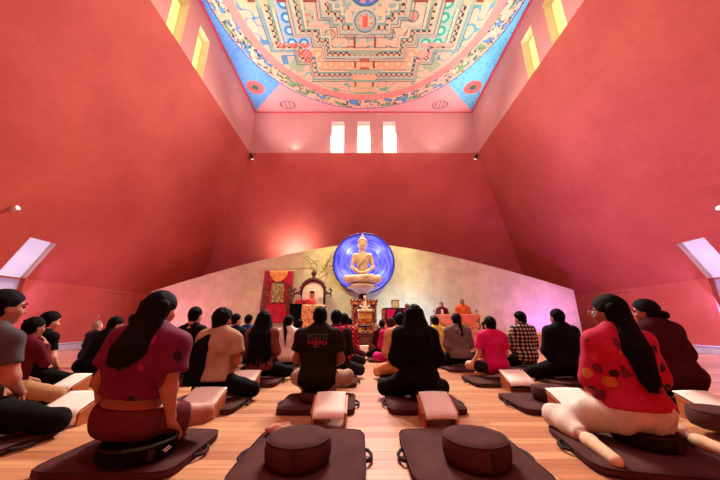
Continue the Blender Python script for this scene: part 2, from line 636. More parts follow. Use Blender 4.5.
def band(g1, w):
    """tiered palace wall at level g1"""
    put((G < g1) & (G > g1 - 0.018 * w), (140, 162, 150))
    put((G < g1 - 0.018 * w) & (G > g1 - 0.05 * w), (200, 200, 172))
    b2 = (G < g1 - 0.05 * w) & (G > g1 - 0.09 * w)
    put(b2, (232, 188, 150)); put(b2 & dash, (66, 62, 60))
    put((G < g1 - 0.09 * w) & (G > g1 - 0.115 * w), (126, 168, 160))
    put((G < g1 - 0.115 * w) & (G > g1 - 0.14 * w), (242, 214, 170))
    put((G < g1 - 0.14 * w) & (G > g1 - 0.15 * w), (120, 120, 110))
    put((G < g1 + 0.03) & (G > g1 + 0.018), (110, 126, 120))


quad(G < 1.03, (130, 180, 200), (140, 196, 190), (206, 190, 150))
quad(G < 1.0, (176, 200, 210), (180, 212, 190), (250, 200, 158))
band(1.0, 1.0)
cell = np.hypot(((U + 0.25) % 0.5) - 0.25, ((Vv + 0.25) % 0.5) - 0.25) * 1.24
z1 = (G < 0.86) & (G > 0.74)
quad(z1 & (cell < 0.25), (60, 150, 205), (60, 190, 160), (244, 178, 128))
quad(z1 & (cell < 0.13), (190, 225, 240), (190, 240, 205), (253, 214, 170))
cr = (aU > 2.28) & (aV > 2.0) & (G < 0.985) & (G > 0.72)
put(cr & (cell < 0.27) & (U < 0), (236, 98, 92)); put(cr & (cell < 0.27) & (U > 0), (246, 168, 150))
put(cr & (cell < 0.2) & (np.sin((U + Vv) * 40) > 0.3), (252, 190, 170))
quad((G < 0.74), (246, 190, 164), (226, 204, 172), (250, 196, 162))
band(0.72, 1.0)
z2 = (G < 0.58) & (G > 0.44)
cell2 = np.hypot(((U + 0.2) % 0.8) - 0.4, ((Vv + 0.1) % 0.7) - 0.35)
put(z2 & (np.abs(cell2 - 0.2) < 0.03), (120, 130, 110)); put(z2 & (cell2 < 0.16), (244, 150, 130))
put(z2 & (sc2 > 0.68), (168, 200, 172))
band(0.44, 1.15)
put(G < 0.29, (236, 196, 160))
put((G < 0.29) & (sc2 > 0.6), (150, 180, 160))
# gates on the four sides
for A, B in ((U, Vv), (Vv, U)):
    a, bq = np.abs(A), np.abs(B)
    put((a < 0.55) & (bq > 3.55) & (bq < 4.55), (250, 196, 150))
    for (lo_, hi_, w_, c_) in ((2.35, 2.55, 0.75, (180, 190, 150)), (2.6, 2.72, 0.95, (206, 214, 180)), (3.3, 3.5, 0.85, (172, 196, 160)),
                               (3.85, 3.98, 0.8, (150, 186, 160)), (4.25, 4.4, 0.65, (220, 196, 150)), (4.6, 4.72, 0.6, (150, 180, 150))):
        put((a < w_ - (bq - lo_) * 1.5) & (bq > lo_) & (bq < hi_), c_)
    for (lo_, hi_) in ((1.75, 2.25), (2.85, 3.2), (3.98, 4.25)):
        put((np.abs(a - 0.42) < 0.05) & (bq > lo_) & (bq < hi_), (150, 80, 60))
    put((a < 0.02 + 0.2 * (np.sin(bq * 14) > 0.2)) & (bq > 2.7) & (bq < 3.3), (196, 110, 90))
# lotus circles
for (cu, cv, rr) in ((0, 0, 0.62), (0, 1.15, 0.42), (0, -1.15, 0.42), (1.15, 0, 0.42), (-1.15, 0, 0.42)):
    d = np.hypot(U - cu, Vv - cv); an = np.arctan2(Vv - cv, U - cu)
    put(d < rr + 0.1, (196, 196, 166)); put(d < rr, (60, 104, 120)); put(d < rr * 0.9, (150, 200, 180) if cv or cu else (80, 120, 200))
    put((d < rr * 0.8) & (np.sin(an * 8) > 0), (240, 140, 120)); put(d < rr * 0.5, (250, 190, 140))
    put((d < rr * 0.5) & (np.abs(U - cu) < 0.1), (226, 100, 90))
jit = (vnoise(U * 14, Vv * 14, 8) - 0.5) * 0.10 + (vnoise(U * 2, Vv * 2, 9) - 0.5) * 0.12
col = np.clip(col * (1 + jit[..., None]), 0, 1)
VX = np.stack([U + XC, Vv + (YF + SH), np.full_like(U, ZC)], -1).reshape(-1, 3)
idx = np.arange((NG + 1) ** 2).reshape(NG + 1, NG + 1)
FQ = np.stack([idx[:-1, :-1], idx[1:, :-1], idx[1:, 1:], idx[:-1, 1:]], -1).reshape(-1, 4)
m, nt, b = nodes_of('mandala_paint')
at = nt.nodes.new('ShaderNodeAttribute'); at.attribute_name = 'paint'
nt.links.new(at.outputs['Color'], b.inputs['Base Color'])
b.inputs['Roughness'].default_value = 0.8; b.inputs['Specular IOR Level'].default_value = 0.15
co = mesh_np('ceiling', VX, FQ, m, smooth=False)
ca = co.data.color_attributes.new('paint', 'FLOAT_COLOR', 'POINT')
ca.data.foreach_set('color', np.concatenate([col.reshape(-1, 3), np.ones((col.size // 3, 1))], 1).astype(np.float32).ravel())
tag(co, kind='structure')
M_CROWN = mat('raspberry_moulding', (214, 72, 104), 0.6, 0.06)
k = 0
for (a, b_) in (((XC - SH, YF), (XC - SH, DB)), ((XC + SH, YF), (XC + SH, DB)), ((XC - SH, DB), (XC + SH, DB))):
    k += 1
    mb = MB()
    mid = ((a[0] + b_[0]) / 2, (a[1] + b_[1]) / 2, ZC - 0.04)
    mb.box(mid, (max(0.16, abs(b_[0] - a[0])), max(0.16, abs(b_[1] - a[1])), 0.08), bev=0.02) if k < 3 else \
        mb.box(mid, (abs(b_[0] - a[0]) - 0.2, 0.1, 0.05), bev=0.015)
    struct('trim_%d' % k, mb, M_CROWN)

# ------------------------------------------------------------------ gold altar wall and dais
YG = 12.0
GL, GR = -8.85, 9.06


def arch(x):
    t = (x - XC) / 8.9
    a = 1 - t * t
    z = 2.18 + 2.08 * (1 - abs(t) ** 1.45)
    return z


m, nt, b = nodes_of('gold_leaf_wall')
N, L = nt.nodes, nt.links
tc = N.new('ShaderNodeTexCoord')
sp_ = N.new('ShaderNodeSeparateXYZ'); L.new(tc.outputs['Object'], sp_.inputs[0])
cb = N.new('ShaderNodeCombineXYZ'); L.new(sp_.outputs['X'], cb.inputs['X']); L.new(sp_.outputs['Z'], cb.inputs['Y'])
bk = N.new('ShaderNodeTexBrick'); bk.offset = 0.0
bk.inputs['Scale'].default_value = 1.0; bk.inputs['Brick Width'].default_value = 0.62; bk.inputs['Row Height'].default_value = 0.62
bk.inputs['Mortar Size'].default_value = 0.006
bk.inputs['Color1'].default_value = lin((226, 214, 158)); bk.inputs['Color2'].default_value = lin((216, 204, 148)); bk.inputs['Mortar'].default_value = lin((200, 188, 138))
L.new(cb.outputs[0], bk.inputs['Vector'])
nz = N.new('ShaderNodeTexNoise'); nz.inputs['Scale'].default_value = 2.3; nz.inputs['Detail'].default_value = 8
L.new(tc.outputs['Object'], nz.inputs['Vector'])
mr = N.new('ShaderNodeMapRange'); mr.inputs['From Min'].default_value = 0.3; mr.inputs['From Max'].default_value = 0.7; mr.inputs['To Min'].default_value = 0.8; mr.inputs['To Max'].default_value = 1.05
L.new(nz.outputs['Fac'], mr.inputs['Value'])
mu = N.new('ShaderNodeVectorMath'); mu.operation = 'SCALE'
L.new(bk.outputs['Color'], mu.inputs[0]); L.new(mr.outputs['Result'], mu.inputs['Scale'])
L.new(mu.outputs[0], b.inputs['Base Color'])
b.inputs['Roughness'].default_value = 0.55; b.inputs['Metallic'].default_value = 0.0
M_GOLD = m
mb = MB()
n_ = 64
xs_ = [GL + (GR - GL) * i / n_ for i in range(n_ + 1)]
front = [(x, YG, arch(x)) for x in xs_]
vs, fs = [], []
for x in xs_:
    vs += [(x, YG, 0), (x, YG, arch(x)), (x, YG + 0.3, arch(x)), (x, YG + 0.3, 0)]
for i in range(n_):
    for q in range(3):
        fs.append((i * 4 + q, i * 4 + q + 1, (i + 1) * 4 + q + 1, (i + 1) * 4 + q))
fs += [(0, 3, 2, 1), (n_ * 4, n_ * 4 + 1, n_ * 4 + 2, n_ * 4 + 3)]
mb.add(vs, fs)
struct('wall_altar', mb, M_GOLD)
# engraved plant lines in the gold leaf
mb = MB()
rnd = random.Random(5)
for k in range(9):
    x, z = x_at(322, YG, 3) + rnd.uniform(-0.25, 0.25), z_at(283, YG)
    p = []
    x0_, z0_ = x, z + rnd.uniform(0.0, 0.6)
    a = rnd.uniform(1.2, 2.2)
    for t in range(10):
        p.append((x0_, YG - 0.004, z0_)); a += rnd.uniform(-0.5, 0.5)
        x0_ += 0.11 * math.cos(a) * 1.3; z0_ += 0.09 * math.sin(a)
    mb.tube(p, 0.012, 5)
    mb.tube([p[5], (p[5][0] + 0.2, YG - 0.004, p[5][2] + 0.03), (p[5][0] + 0.28, YG - 0.004, p[5][2] - 0.07)], 0.01, 5)
o = mb.build('wall_engraving', mat('engraved_line', (150, 128, 70), 0.6, 0.05))
tag(o, 'thin engraved plant lines on the gold wall above the carved throne', 'wall decoration')

M_DAIS = mat('dais_wood', (222, 158, 124), 0.5, 0.1, 3, stretch=(0.4, 6, 6))
DZT = 0.5
mb = MB()
mb.box((XC - 0.1, 11.0, DZT / 2), (17.6, 1.98, DZT), bev=0.01)
mb.box((XC - 0.1, 10.02, DZT - 0.02), (17.6, 0.1, 0.04), bev=0.01)
struct('floor_dais', mb, M_DAIS)

# ------------------------------------------------------------------ SDF mesher
def RC(a, b_, r1, r2):
    return ('rc', np.array(a, float), np.array(b_, float), r1, r2)


def EL(c, r, rot=None):
    return ('el', np.array(c, float), np.array(r, float), rot)


def prim_box(p):
    if p[0] == 'rc':
        R_ = max(p[3], p[4])
        return np.minimum(p[1], p[2]) - R_, np.maximum(p[1], p[2]) + R_
    R_ = p[2] if p[3] is None else np.full(3, p[2].max())
    return p[1] - R_, p[1] + R_


def prim_eval(p, X, Y, Z, infl=0.0):
    if p[0] == 'rc':
        _, a, b_, r1, r2 = p
        ab = b_ - a
        L2 = float(ab @ ab) + 1e-12
        t = np.clip(((X - a[0]) * ab[0] + (Y - a[1]) * ab[1] + (Z - a[2]) * ab[2]) / L2, 0, 1)
        d = np.sqrt((X - a[0] - t * ab[0]) ** 2 + (Y - a[1] - t * ab[1]) ** 2 + (Z - a[2] - t * ab[2]) ** 2)
        return d - (r1 + (r2 - r1) * t) - infl
    _, c, r, rot = p
    x, y, z = X - c[0], Y - c[1], Z - c[2]
    if rot is not None:
        q = rot.T
        x, y, z = (q[0, 0] * x + q[0, 1] * y + q[0, 2] * z, q[1, 0] * x + q[1, 1] * y + q[1, 2] * z, q[2, 0] * x + q[2, 1] * y + q[2, 2] * z)
    r = r + infl
    k0 = np.sqrt((x / r[0]) ** 2 + (y / r[1]) ** 2 + (z / r[2]) ** 2)
    k1 = np.sqrt((x / r[0] ** 2) ** 2 + (y / r[1] ** 2) ** 2 + (z / r[2] ** 2) ** 2) + 1e-9
    return k0 * (k0 - 1) / k1


def smin(a, b_, k):
    h = np.clip(k - np.abs(a - b_), 0, None) / k
    return np.minimum(a, b_) - h * h * k * 0.25


def grid_for(prims, h, infl=0.0, pad=None):
    lo = np.min([prim_box(p)[0] for p in prims], 0) - infl
    hi = np.max([prim_box(p)[1] for p in prims], 0) + infl
    pad = pad or 2.5 * h
    lo, hi = lo - pad, hi + pad
    n = np.ceil((hi - lo) / h).astype(int) + 1
    ax = [(lo[i] + h * np.arange(n[i])).astype(np.float32) for i in range(3)]
    X, Y, Z = np.meshgrid(*ax, indexing='ij')
    return lo, X, Y, Z


def union(prims, X, Y, Z, k, infl=0.0):
    D = None
    for p in prims:
        d = prim_eval(p, X, Y, Z, infl)
        D = d if D is None else smin(D, d, k)
    return D


def surfnet(D, lo, h):
    D = D.astype(np.float32)
    ins = D < 0
    nx, ny, nz = D.shape
    off = [(i, j, k) for i in (0, 1) for j in (0, 1) for k in (0, 1)]
    cnt = np.zeros((nx - 1, ny - 1, nz - 1), np.int8)
    for (i, j, k) in off:
        cnt += ins[i:nx - 1 + i, j:ny - 1 + j, k:nz - 1 + k]
    act = (cnt > 0) & (cnt < 8)
    ci = np.argwhere(act)
    ids = np.full(act.shape, -1, np.int64)
    ids[act] = np.arange(len(ci))
    vals = {o: D[ci[:, 0] + o[0], ci[:, 1] + o[1], ci[:, 2] + o[2]] for o in off}
    acc = np.zeros((len(ci), 3)); num = np.zeros(len(ci))
    for o in off:
        for ax in range(3):
            if o[ax] == 0:
                o2 = list(o); o2[ax] = 1; o2 = tuple(o2)
                d0, d1 = vals[o], vals[o2]
                cr = (d0 < 0) != (d1 < 0)
                t = np.where(cr, d0 / np.where(cr, d0 - d1, 1), 0)
                p = np.tile(np.array(o, float), (len(ci), 1)); p[:, ax] = t
                acc += p * cr[:, None]; num += cr
    V = (ci + acc / num[:, None]) * h + np.asarray(lo)
    F = []
    for ax in range(3):
        sl = [slice(None)] * 3; sl2 = [slice(None)] * 3
        sl[ax] = slice(0, -1); sl2[ax] = slice(1, None)
        cr = ins[tuple(sl)] != ins[tuple(sl2)]
        e = np.argwhere(cr)
        o1, o2 = (ax + 1) % 3, (ax + 2) % 3
        ok = (e[:, o1] > 0) & (e[:, o2] > 0) & (e[:, o1] < D.shape[o1] - 1) & (e[:, o2] < D.shape[o2] - 1)
        e = e[ok]
        q = []
        for (a, b_) in ((1, 1), (0, 1), (0, 0), (1, 0)):
            c = e.copy(); c[:, o1] -= a; c[:, o2] -= b_
            q.append(ids[c[:, 0], c[:, 1], c[:, 2]])
        q = np.stack(q, 1)
        flip = ~ins[e[:, 0], e[:, 1], e[:, 2]]
        q[flip] = q[flip][:, ::-1]
        F.append(q)
    F = np.concatenate(F)
    return V, F[(F >= 0).all(1)]


def folds(X, Y, Z, a, ph=0.0):
    return a * (np.sin(21 * X + 8 * Z + 2.3 * np.sin(10 * Y + ph)) * np.sin(15 * Z - 12 * Y + ph) + 0.5 * np.sin(38 * X - 19 * Z + 9 * Y + ph))


# ------------------------------------------------------------------ human figure
_cache = {}


def rotm(yaw=0, pitch=0, roll=0):
    return np.array(Euler((pitch, roll, yaw), 'XYZ').to_matrix())


def head_mesh(h):
    key = ('head', h)
    if key in _cache: return _cache[key]
    pr = [EL((0, -0.012, 0.022), (0.076, 0.096, 0.096)), EL((0, 0.022, -0.045), (0.060, 0.070, 0.072)), EL((0, 0.052, -0.085), (0.030, 0.030, 0.026)),
          RC((0, -0.012, -0.04), (0, -0.022, -0.20), 0.054, 0.056)]
    lo, X, Y, Z = grid_for(pr + [RC((0, 0.1, 0), (0, 0.12, -0.03), 0.015, 0.015), EL((0.085, 0, 0), (0.02, 0.03, 0.04)), EL((-0.085, 0, 0), (0.02, 0.03, 0.04))], h)
    D = union(pr, X, Y, Z, 0.035)
    for s in (-1, 1):                                            # cheeks, eye sockets, ears
        D = smin(D, prim_eval(EL((s * 0.038, 0.062, -0.035), (0.026, 0.022, 0.024)), X, Y, Z), 0.025)
        D = -smin(-D, prim_eval(EL((s * 0.031, 0.094, 0.006), (0.019, 0.016, 0.012)), X, Y, Z), 0.015)
        D = smin(D, prim_eval(RC((s * 0.012, 0.085, 0.024), (s * 0.05, 0.072, 0.024), 0.010, 0.008), X, Y, Z), 0.014)
        D = smin(D, prim_eval(EL((s * 0.078, -0.012, -0.006), (0.010, 0.021, 0.032), rotm(s * 0.35)), X, Y, Z), 0.010)
    D = smin(D, prim_eval(RC((0, 0.082, 0.012), (0, 0.106, -0.030), 0.009, 0.014), X, Y, Z), 0.014)
    D = smin(D, prim_eval(EL((0, 0.082, -0.058), (0.024, 0.012, 0.006)), X, Y, Z), 0.008)
    D = smin(D, prim_eval(EL((0, 0.079, -0.072), (0.020, 0.012, 0.007)), X, Y, Z), 0.008)
    D = np.maximum(D, -(Z + 0.165))
    _cache[key] = surfnet(D, lo, h)
    return _cache[key]


def hair_cap(h, kind):
    """hair on the skull, in head coordinates"""
    key = ('cap', h, kind)
    if key in _cache: return _cache[key]
    inf = {'short': 0.013, 'crop': 0.006, 'curly': 0.030, 'full': 0.020}[kind]
    pr = [EL((0, -0.014, 0.024), (0.077, 0.097, 0.097)), RC((0, -0.03, 0), (0, -0.05, -0.06), 0.06, 0.045)]
    lo, X, Y, Z = grid_for(pr, h, inf + 0.01)
    D = union(pr, X, Y, Z, 0.03, inf)
    D = D + (0.004 if kind == 'curly' else 0.0015) * np.sin(90 * X + 20 * Z) * np.sin(80 * Y + 60 * Z)
    face = ((Y - 0.086) * 0.075 - (Z - 0.078) * 0.070) / 0.1026
    face = np.minimum(face, np.maximum(Y - 0.018, Z - 0.2))
    front = np.where(Z > 0.078, Y - 0.2, np.where(Z > -0.0, (Y - 0.020 - (Z / 0.078) * 0.066), Y + 0.012))
    bot = -0.085 if kind != 'curly' else -0.10
    D = np.maximum(np.maximum(D, front * 0.7), bot - Z)
    _cache[key] = surfnet(D, lo, h)
    return _cache[key]


def hand_mesh(h=0.0055):
    """right hand: wrist at origin, fingers along +Y, palm facing -Z, thumb on -X"""
    key = 'hand'
    if key in _cache: return _cache[key]
    palm = [EL((0, 0.045, 0), (0.040, 0.052, 0.015)), RC((0, -0.015, 0), (0, 0.02, 0), 0.026, 0.024)]
    fing = []
    for (x, y, l, sp) in ((-0.029, 0.084, 0.068, -0.10), (-0.010, 0.091, 0.078, -0.03), (0.010, 0.088, 0.072, 0.04), (0.028, 0.078, 0.056, 0.12)):
        a = np.array((x, y, 0.0)); d1 = np.array((sp, 0.9, -0.35)); d2 = np.array((sp * 0.6, 0.55, -0.8))
        b1 = a + d1 / np.linalg.norm(d1) * l * 0.55; b2 = b1 + d2 / np.linalg.norm(d2) * l * 0.5
        fing += [RC(a, b1, 0.0088, 0.008), RC(b1, b2, 0.008, 0.0065)]
    fing += [RC((-0.028, 0.022, -0.004), (-0.054, 0.056, -0.014), 0.013, 0.010), RC((-0.054, 0.056, -0.014), (-0.052, 0.086, -0.026), 0.010, 0.0075)]
    lo, X, Y, Z = grid_for(palm + fing, h)
    D = union(palm, X, Y, Z, 0.02)
    for p in fing:
        D = smin(D, prim_eval(p, X, Y, Z), 0.006)
    _cache[key] = surfnet(D, lo, h)
    return _cache[key]


def merge(parts):
    V, F, n = [], [], 0
    for (v, f) in parts:
        V.append(v); F.append(f + n); n += len(v)
    return np.concatenate(V), np.concatenate(F)


M_SKIN = {
    'tan': mat('skin_tan', (176, 112, 86), 0.55, 0.06, 14), 'brown': mat('skin_brown', (150, 92, 68), 0.55, 0.06, 14),
    'fair': mat('skin_fair', (226, 166, 140), 0.55, 0.06, 14), 'dark': mat('skin_dark', (92, 56, 42), 0.5, 0.06, 14)}
M_HAIR = {
    'black': mat('hair_black', (9, 7, 7), 0.7, 0.3, 30, 0.5, 60, stretch=(6, 6, 0.6), spec=0.08),
    'dark': mat('hair_dark_brown', (20, 12, 10), 0.7, 0.3, 30, 0.5, 60, stretch=(6, 6, 0.6), spec=0.08),
    'brown': mat('hair_brown', (64, 36, 24), 0.7, 0.3, 30, 0.5, 60, stretch=(6, 6, 0.6), spec=0.08),
    'grey': mat('hair_grey', (176, 140, 128), 0.6, 0.2, 30, 0.3, 60)}


def cloth(name, rgb, **k):
    return mat('cloth_' + name, rgb, k.pop('rough', 0.9), k.pop('var', 0.10), k.pop('scale', 10), 0.25, 90, spec=0.12, **k)


K_BLACK = cloth('black', (11, 9, 10))
K_CHAR = cloth('charcoal', (34, 30, 31))
K_NAVY = cloth('navy', (16, 18, 34))
K_SOOT = cloth('soot', (30, 22, 20))
K_GREYTEE = cloth('grey', (84, 76, 80))
K_KHAKI = cloth('khaki', (176, 136, 92))
K_CREAM = cloth('cream', (222, 208, 188))
K_BEIGE = cloth('beige', (176, 142, 114))
K_WHITE = cloth('white', (238, 214, 196))
K_MAROON = cloth('maroon', (92, 22, 36))
K_DKMAROON = cloth('dark_maroon', (64, 16, 24))
K_ROSE = cloth('rose', (96, 38, 44))
K_MAGENTA = cloth('magenta', (200, 26, 98))
K_HOTPINK = cloth('hot_pink', (232, 30, 128))
K_PINKTEE = cloth('pink', (206, 28, 92))
K_PEACH = cloth('peach', (226, 160, 112))
K_YELLOW = cloth('yellow', (226, 204, 92))
K_HOOD = cloth('taupe', (112, 92, 86))
K_BLUE = cloth('blue', (26, 72, 122))
K_GREY = cloth('dull_grey', (150, 110, 104))
K_ORANGE = cloth('orange', (220, 98, 44))
K_TAUPE = cloth('dusty_brown', (120, 60, 56))
K_FLORALPINK = pattern_mat('cloth_magenta_floral', (104, 18, 54), [(96, 16, 60), (44, 14, 36), (150, 26, 96), (110, 24, 70)], 9, 0.30)
K_FLORALRED = pattern_mat('cloth_red_floral', (178, 22, 58), [(60, 22, 36), (110, 28, 50), (186, 110, 50), (70, 24, 50), (190, 34, 76)], 8.5, 0.36)
K_PLAID = plaid_mat('cloth_plaid', (24, 20, 20), (84, 66, 56), (206, 180, 150), 0.07)
K_REDPLAID = plaid_mat('cloth_red_plaid', (180, 26, 40), (110, 18, 30), (226, 90, 90), 0.09)


def person(label, px, Y, yhead, pose='cross', bulk=1.0, wide=1.0, yaw=None, lean=0.03, roll=0.0, head=(0.0, 0.0), hair=('short', 'black'),
           skin='tan', top=(K_BLACK, 'short'), bottom=(K_CHAR, 'long'), hs=0.15, base=0.03, arms='lap', loose=0.0, hem=0.03, res=None,
           fold=0.006, cuff=0.12, face=False, extras=(), X=None, hair_len=0.45, hair_w=1.0, name='person', ztop=None, group='people seated on the floor mats', socks=None, base_z=0.0):
    if X is None: X = x_at(px, Y, 0.7 + base_z)
    near = Y < 4.4
    h = res or (0.013 if near else 0.018)
    hh = 0.0085 if near else 0.013
    if yaw is None: yaw = 0.3 * math.atan2(X - 0.2, 10.0 - min(Y, 8.5))
    if ztop is None: ztop = z_at(yhead, Y)
    headtop = 0.10 + (0.79 + (0.012 if hair[0] not in ('bald',) else 0)) * math.cos(lean)
    s = (ztop - base_z - hs) / headtop
    s = min(max(s, 0.8), 1.3)
    hs_eff = ztop - base_z - s * headtop
    root = thing(name, label, 'person', (X, Y, base_z), yaw, group)
    g = -(hs_eff - base) / s                        # mat surface in body units
    Rt = rotm(0, -lean, roll)
    Pv = np.array((0, 0, 0.10))

    def T(x, y, z):
        return Pv + Rt @ (np.array((x * bulk * wide if False else x, y, z)) - Pv)
    sw = 0.165 * wide
    Sh = {q: T(q * sw, -0.005, 0.545) for q in (-1, 1)}
    NB = T(0, -0.012, 0.60)
    HC = T(0, 0.012, 0.765)
    if arms == 'lap':
        El = {q: T(q * (sw + 0.065), 0.03, 0.30) for q in (-1, 1)}
        Wr = {q: T(q * 0.085, 0.22, 0.17) for q in (-1, 1)}
        Hd = {q: np.array((-q * 0.85, 0.5, -0.15)) for q in (-1, 1)}
    elif arms == 'knees':
        El = {q: T(q * (sw + 0.075), 0.05, 0.28) for q in (-1, 1)}
        Wr = {q: np.array((q * 0.27, 0.25, max(g + 0.20, 0.02) + 0.05)) for q in (-1, 1)}
        Hd = {q: np.array((q * 0.2, 0.85, -0.5)) for q in (-1, 1)}
    elif arms == 'side':
        El = {q: T(q * (sw + 0.06), -0.02, 0.29) for q in (-1, 1)}
        Wr = {q: T(q * (sw + 0.07), 0.07, 0.08) for q in (-1, 1)}
        Hd = {q: np.array((0, 0.7, -0.7)) for q in (-1, 1)}
    elif arms == 'chin':                            # right hand up to the chin, left in the lap
        El = {-1: T(-sw - 0.06, 0.03, 0.30), 1: T(sw + 0.02, 0.16, 0.36)}
        Wr = {-1: T(-0.08, 0.22, 0.17), 1: T(0.06, 0.18, 0.56)}
        Hd = {-1: np.array((0.85, 0.5, -0.15)), 1: np.array((-0.3, -0.3, 0.9))}
    lt = {}
    for q in (-1, 1):
        hip = np.array((q * 0.095 * bulk, 0.02, 0.085))
        if pose == 'cross':
            kn = np.array((q * 0.34, 0.30, g + 0.085)); an = np.array((-q * 0.07, 0.36 if q > 0 else 0.27, g + 0.055)); to = an + np.array((-q * 0.13, -0.05, -0.01))
        elif pose == 'kneel':
            kn = np.array((q * 0.15, 0.42, g + 0.07)); an = np.array((q * 0.12, 0.02, g + 0.05)); to = an + np.array((-q * 0.02, -0.17, -0.015))
        elif pose == 'hero':
            kn = np.array((q * 0.33, 0.40, g + 0.085)); an = np.array((q * 0.36, -0.02, g + 0.055)); to = an + np.array((q * 0.03, -0.22, -0.012))
        elif pose == 'upknee':                      # legs crossed, knees well off the floor
            kn = np.array((q * 0.30, 0.34, g + 0.19)); an = np.array((-q * 0.04, 0.40 if q > 0 else 0.33, g + 0.055)); to = an + np.array((-q * 0.11, 0.03, -0.01))
        lt[q] = (hip, kn, an, to)
    B = bulk
    torso = [EL(T(0, 0.0, 0.115), (0.165 * B, 0.122 * B, 0.125), Rt), EL(T(0, 0.012, 0.28), (0.138 * B, 0.102 * B, 0.16), Rt), EL(T(0, -0.004, 0.44), (0.158 * B ** 0.5, 0.108 * B ** 0.5, 0.15), Rt),
             RC(Sh[-1], Sh[1], 0.056, 0.056)]
    for q in (-1, 1):
        torso.append(RC(T(q * sw * 0.7, -0.01, 0.555), T(q * 0.03, -0.012, 0.625), 0.05, 0.046))
    arm_p = []
    for q in (-1, 1):
        arm_p += [RC(Sh[q], El[q], 0.050 * B ** 0.5, 0.042 * B ** 0.5), RC(El[q], Wr[q], 0.041 * B ** 0.5, 0.027)]
    legs = []
    for q in (-1, 1):
        hip, kn, an, to = lt[q]
        legs += [RC(hip, kn, 0.088 * B ** 0.6, 0.062 * B ** 0.4), RC(kn, an, 0.058 * B ** 0.4, 0.038), RC(an, to, 0.037, 0.026)]
    neck = RC(NB - (HC - NB) * 0.1, NB + (HC - NB) * 0.55, 0.058, 0.053)
    allp = torso + arm_p + legs + [neck]
    hb = h if near else 0.022
    lo, Xg, Yg, Zg = grid_for(allp, hb)
    D = union(allp, Xg, Yg, Zg, 0.035)
    parts = [surfnet(D, lo, hb)]
    Rh = rotm(head[0], head[1], 0) if len(head) < 3 else rotm(*head)
    hv, hf = head_mesh(hh)
    tohead = lambda v: v @ Rh.T + HC
    parts.append((tohead(hv), hf))
    hnv, hnf = hand_mesh()
    for q in (-1, 1):
        d = Hd[q] / np.linalg.norm(Hd[q])
        up = np.array((0, 0, 1.0)); x = np.cross(d, up); x /= np.linalg.norm(x) + 1e-9; z = np.cross(x, d)
        M = np.stack([x, d, z], 1)
        v = hnv * np.array((1 if q > 0 else -1, 1, 1))
        f = hnf if q > 0 else hnf[:, ::-1]
        parts.append((v @ M.T + Wr[q], f))
    V, F = merge(parts)
    fin = lambda v: np.asarray(v) * s + np.array((0, 0, hs_eff))
    body = mesh_np('body', fin(V), F, M_SKIN[skin], root)
    # shirt
    tm, sl = top
    ph = X * 3.1 + Y
    off = 0.016 + loose
    sp_ = list(torso)
    for q in (-1, 1):
        r0 = 0.058 * B ** 0.5 + loose
        if sl == 'long':
            sp_ += [RC(Sh[q], El[q], r0, 0.050 + loose), RC(El[q], El[q] + (Wr[q] - El[q]) * 0.92, 0.050 + loose, 0.036 + loose * 0.4)]
        elif sl == 'short':
            sp_ += [RC(Sh[q], Sh[q] + (El[q] - Sh[q]) * 0.62, r0, 0.056 * B ** 0.5 + loose * 1.3)]
    lo, Xg, Yg, Zg = grid_for(sp_, h, off)
    D = union(sp_[:6], Xg, Yg, Zg, 0.05, off)
    for p in sp_[6:]:
        D = smin(D, prim_eval(p, Xg, Yg, Zg, 0.004), 0.03)
    D = D + folds(Xg, Yg, Zg, 0.0045 + loose * 0.06, ph)
    ax = Rt @ np.array((0, 0, 1.0))
    hp = T(0, 0, hem)
    D = np.maximum(D, -((Xg - hp[0]) * ax[0] + (Yg - hp[1]) * ax[1] + (Zg - hp[2]) * ax[2]))
    if sl == 'short':                                # clean sleeve openings
        for q in (-1, 1):
            e = Sh[q] + (El[q] - Sh[q]) * 0.66; d = (El[q] - Sh[q]); d = d / np.linalg.norm(d)
            pl = (Xg - e[0]) * d[0] + (Yg - e[1]) * d[1] + (Zg - e[2]) * d[2]
            nearsl = q * Xg - (abs(Sh[q][0]) + 0.015 + 0.4 * loose)
            D = np.where(nearsl > 0, np.maximum(D, pl), D)
    D = np.maximum(D, -prim_eval(neck, Xg, Yg, Zg, 0.007))
    V, F = surfnet(D, lo, h)
    kid = {}
    kid['shirt'] = mesh_np(extras_name(extras, 'shirt'), fin(V), F, tm, root)
    # trousers / shorts / skirt
    bm_, ln = bottom
    bp = [torso[0]]
    for q in (-1, 1):
        hip, kn, an, to = lt[q]
        if ln == 'long':
            bp += [RC(hip, kn, 0.098 * B ** 0.6, 0.072 * B ** 0.4), RC(kn, an + (kn - an) * cuff, 0.070 * B ** 0.4, 0.050)]
        else:
            fr = 0.58
            bp += [RC(hip, hip + (kn - hip) * fr, 0.100 * B ** 0.6, 0.086 * B ** 0.4)]
    lo, Xg, Yg, Zg = grid_for(bp, h, 0.016)
    D = prim_eval(bp[0], Xg, Yg, Zg, 0.012 + fold * 0.9)
    for p in bp[1:]:
        D = smin(D, prim_eval(p, Xg, Yg, Zg, 0.003 + fold * 0.6), 0.05)
    D = D + folds(Xg, Yg, Zg, fold, ph + 2)
    wp = T(0, 0, 0.17)
    D = np.maximum(D, (Xg - wp[0]) * ax[0] + (Yg - wp[1]) * ax[1] + (Zg - wp[2]) * ax[2])
    if ln == 'short':
        for q in (-1, 1):
            hip, kn, an, to = lt[q]
            e = hip + (kn - hip) * 0.62; d = (kn - hip) / np.linalg.norm(kn - hip)
            pl = (Xg - e[0]) * d[0] + (Yg - e[1]) * d[1] + (Zg - e[2]) * d[2]
            D = np.where(q * Xg > 0.05, np.maximum(D, pl), D)
    D = np.maximum(D, (g + 0.006) - Zg)
    V, F = surfnet(D, lo, h)
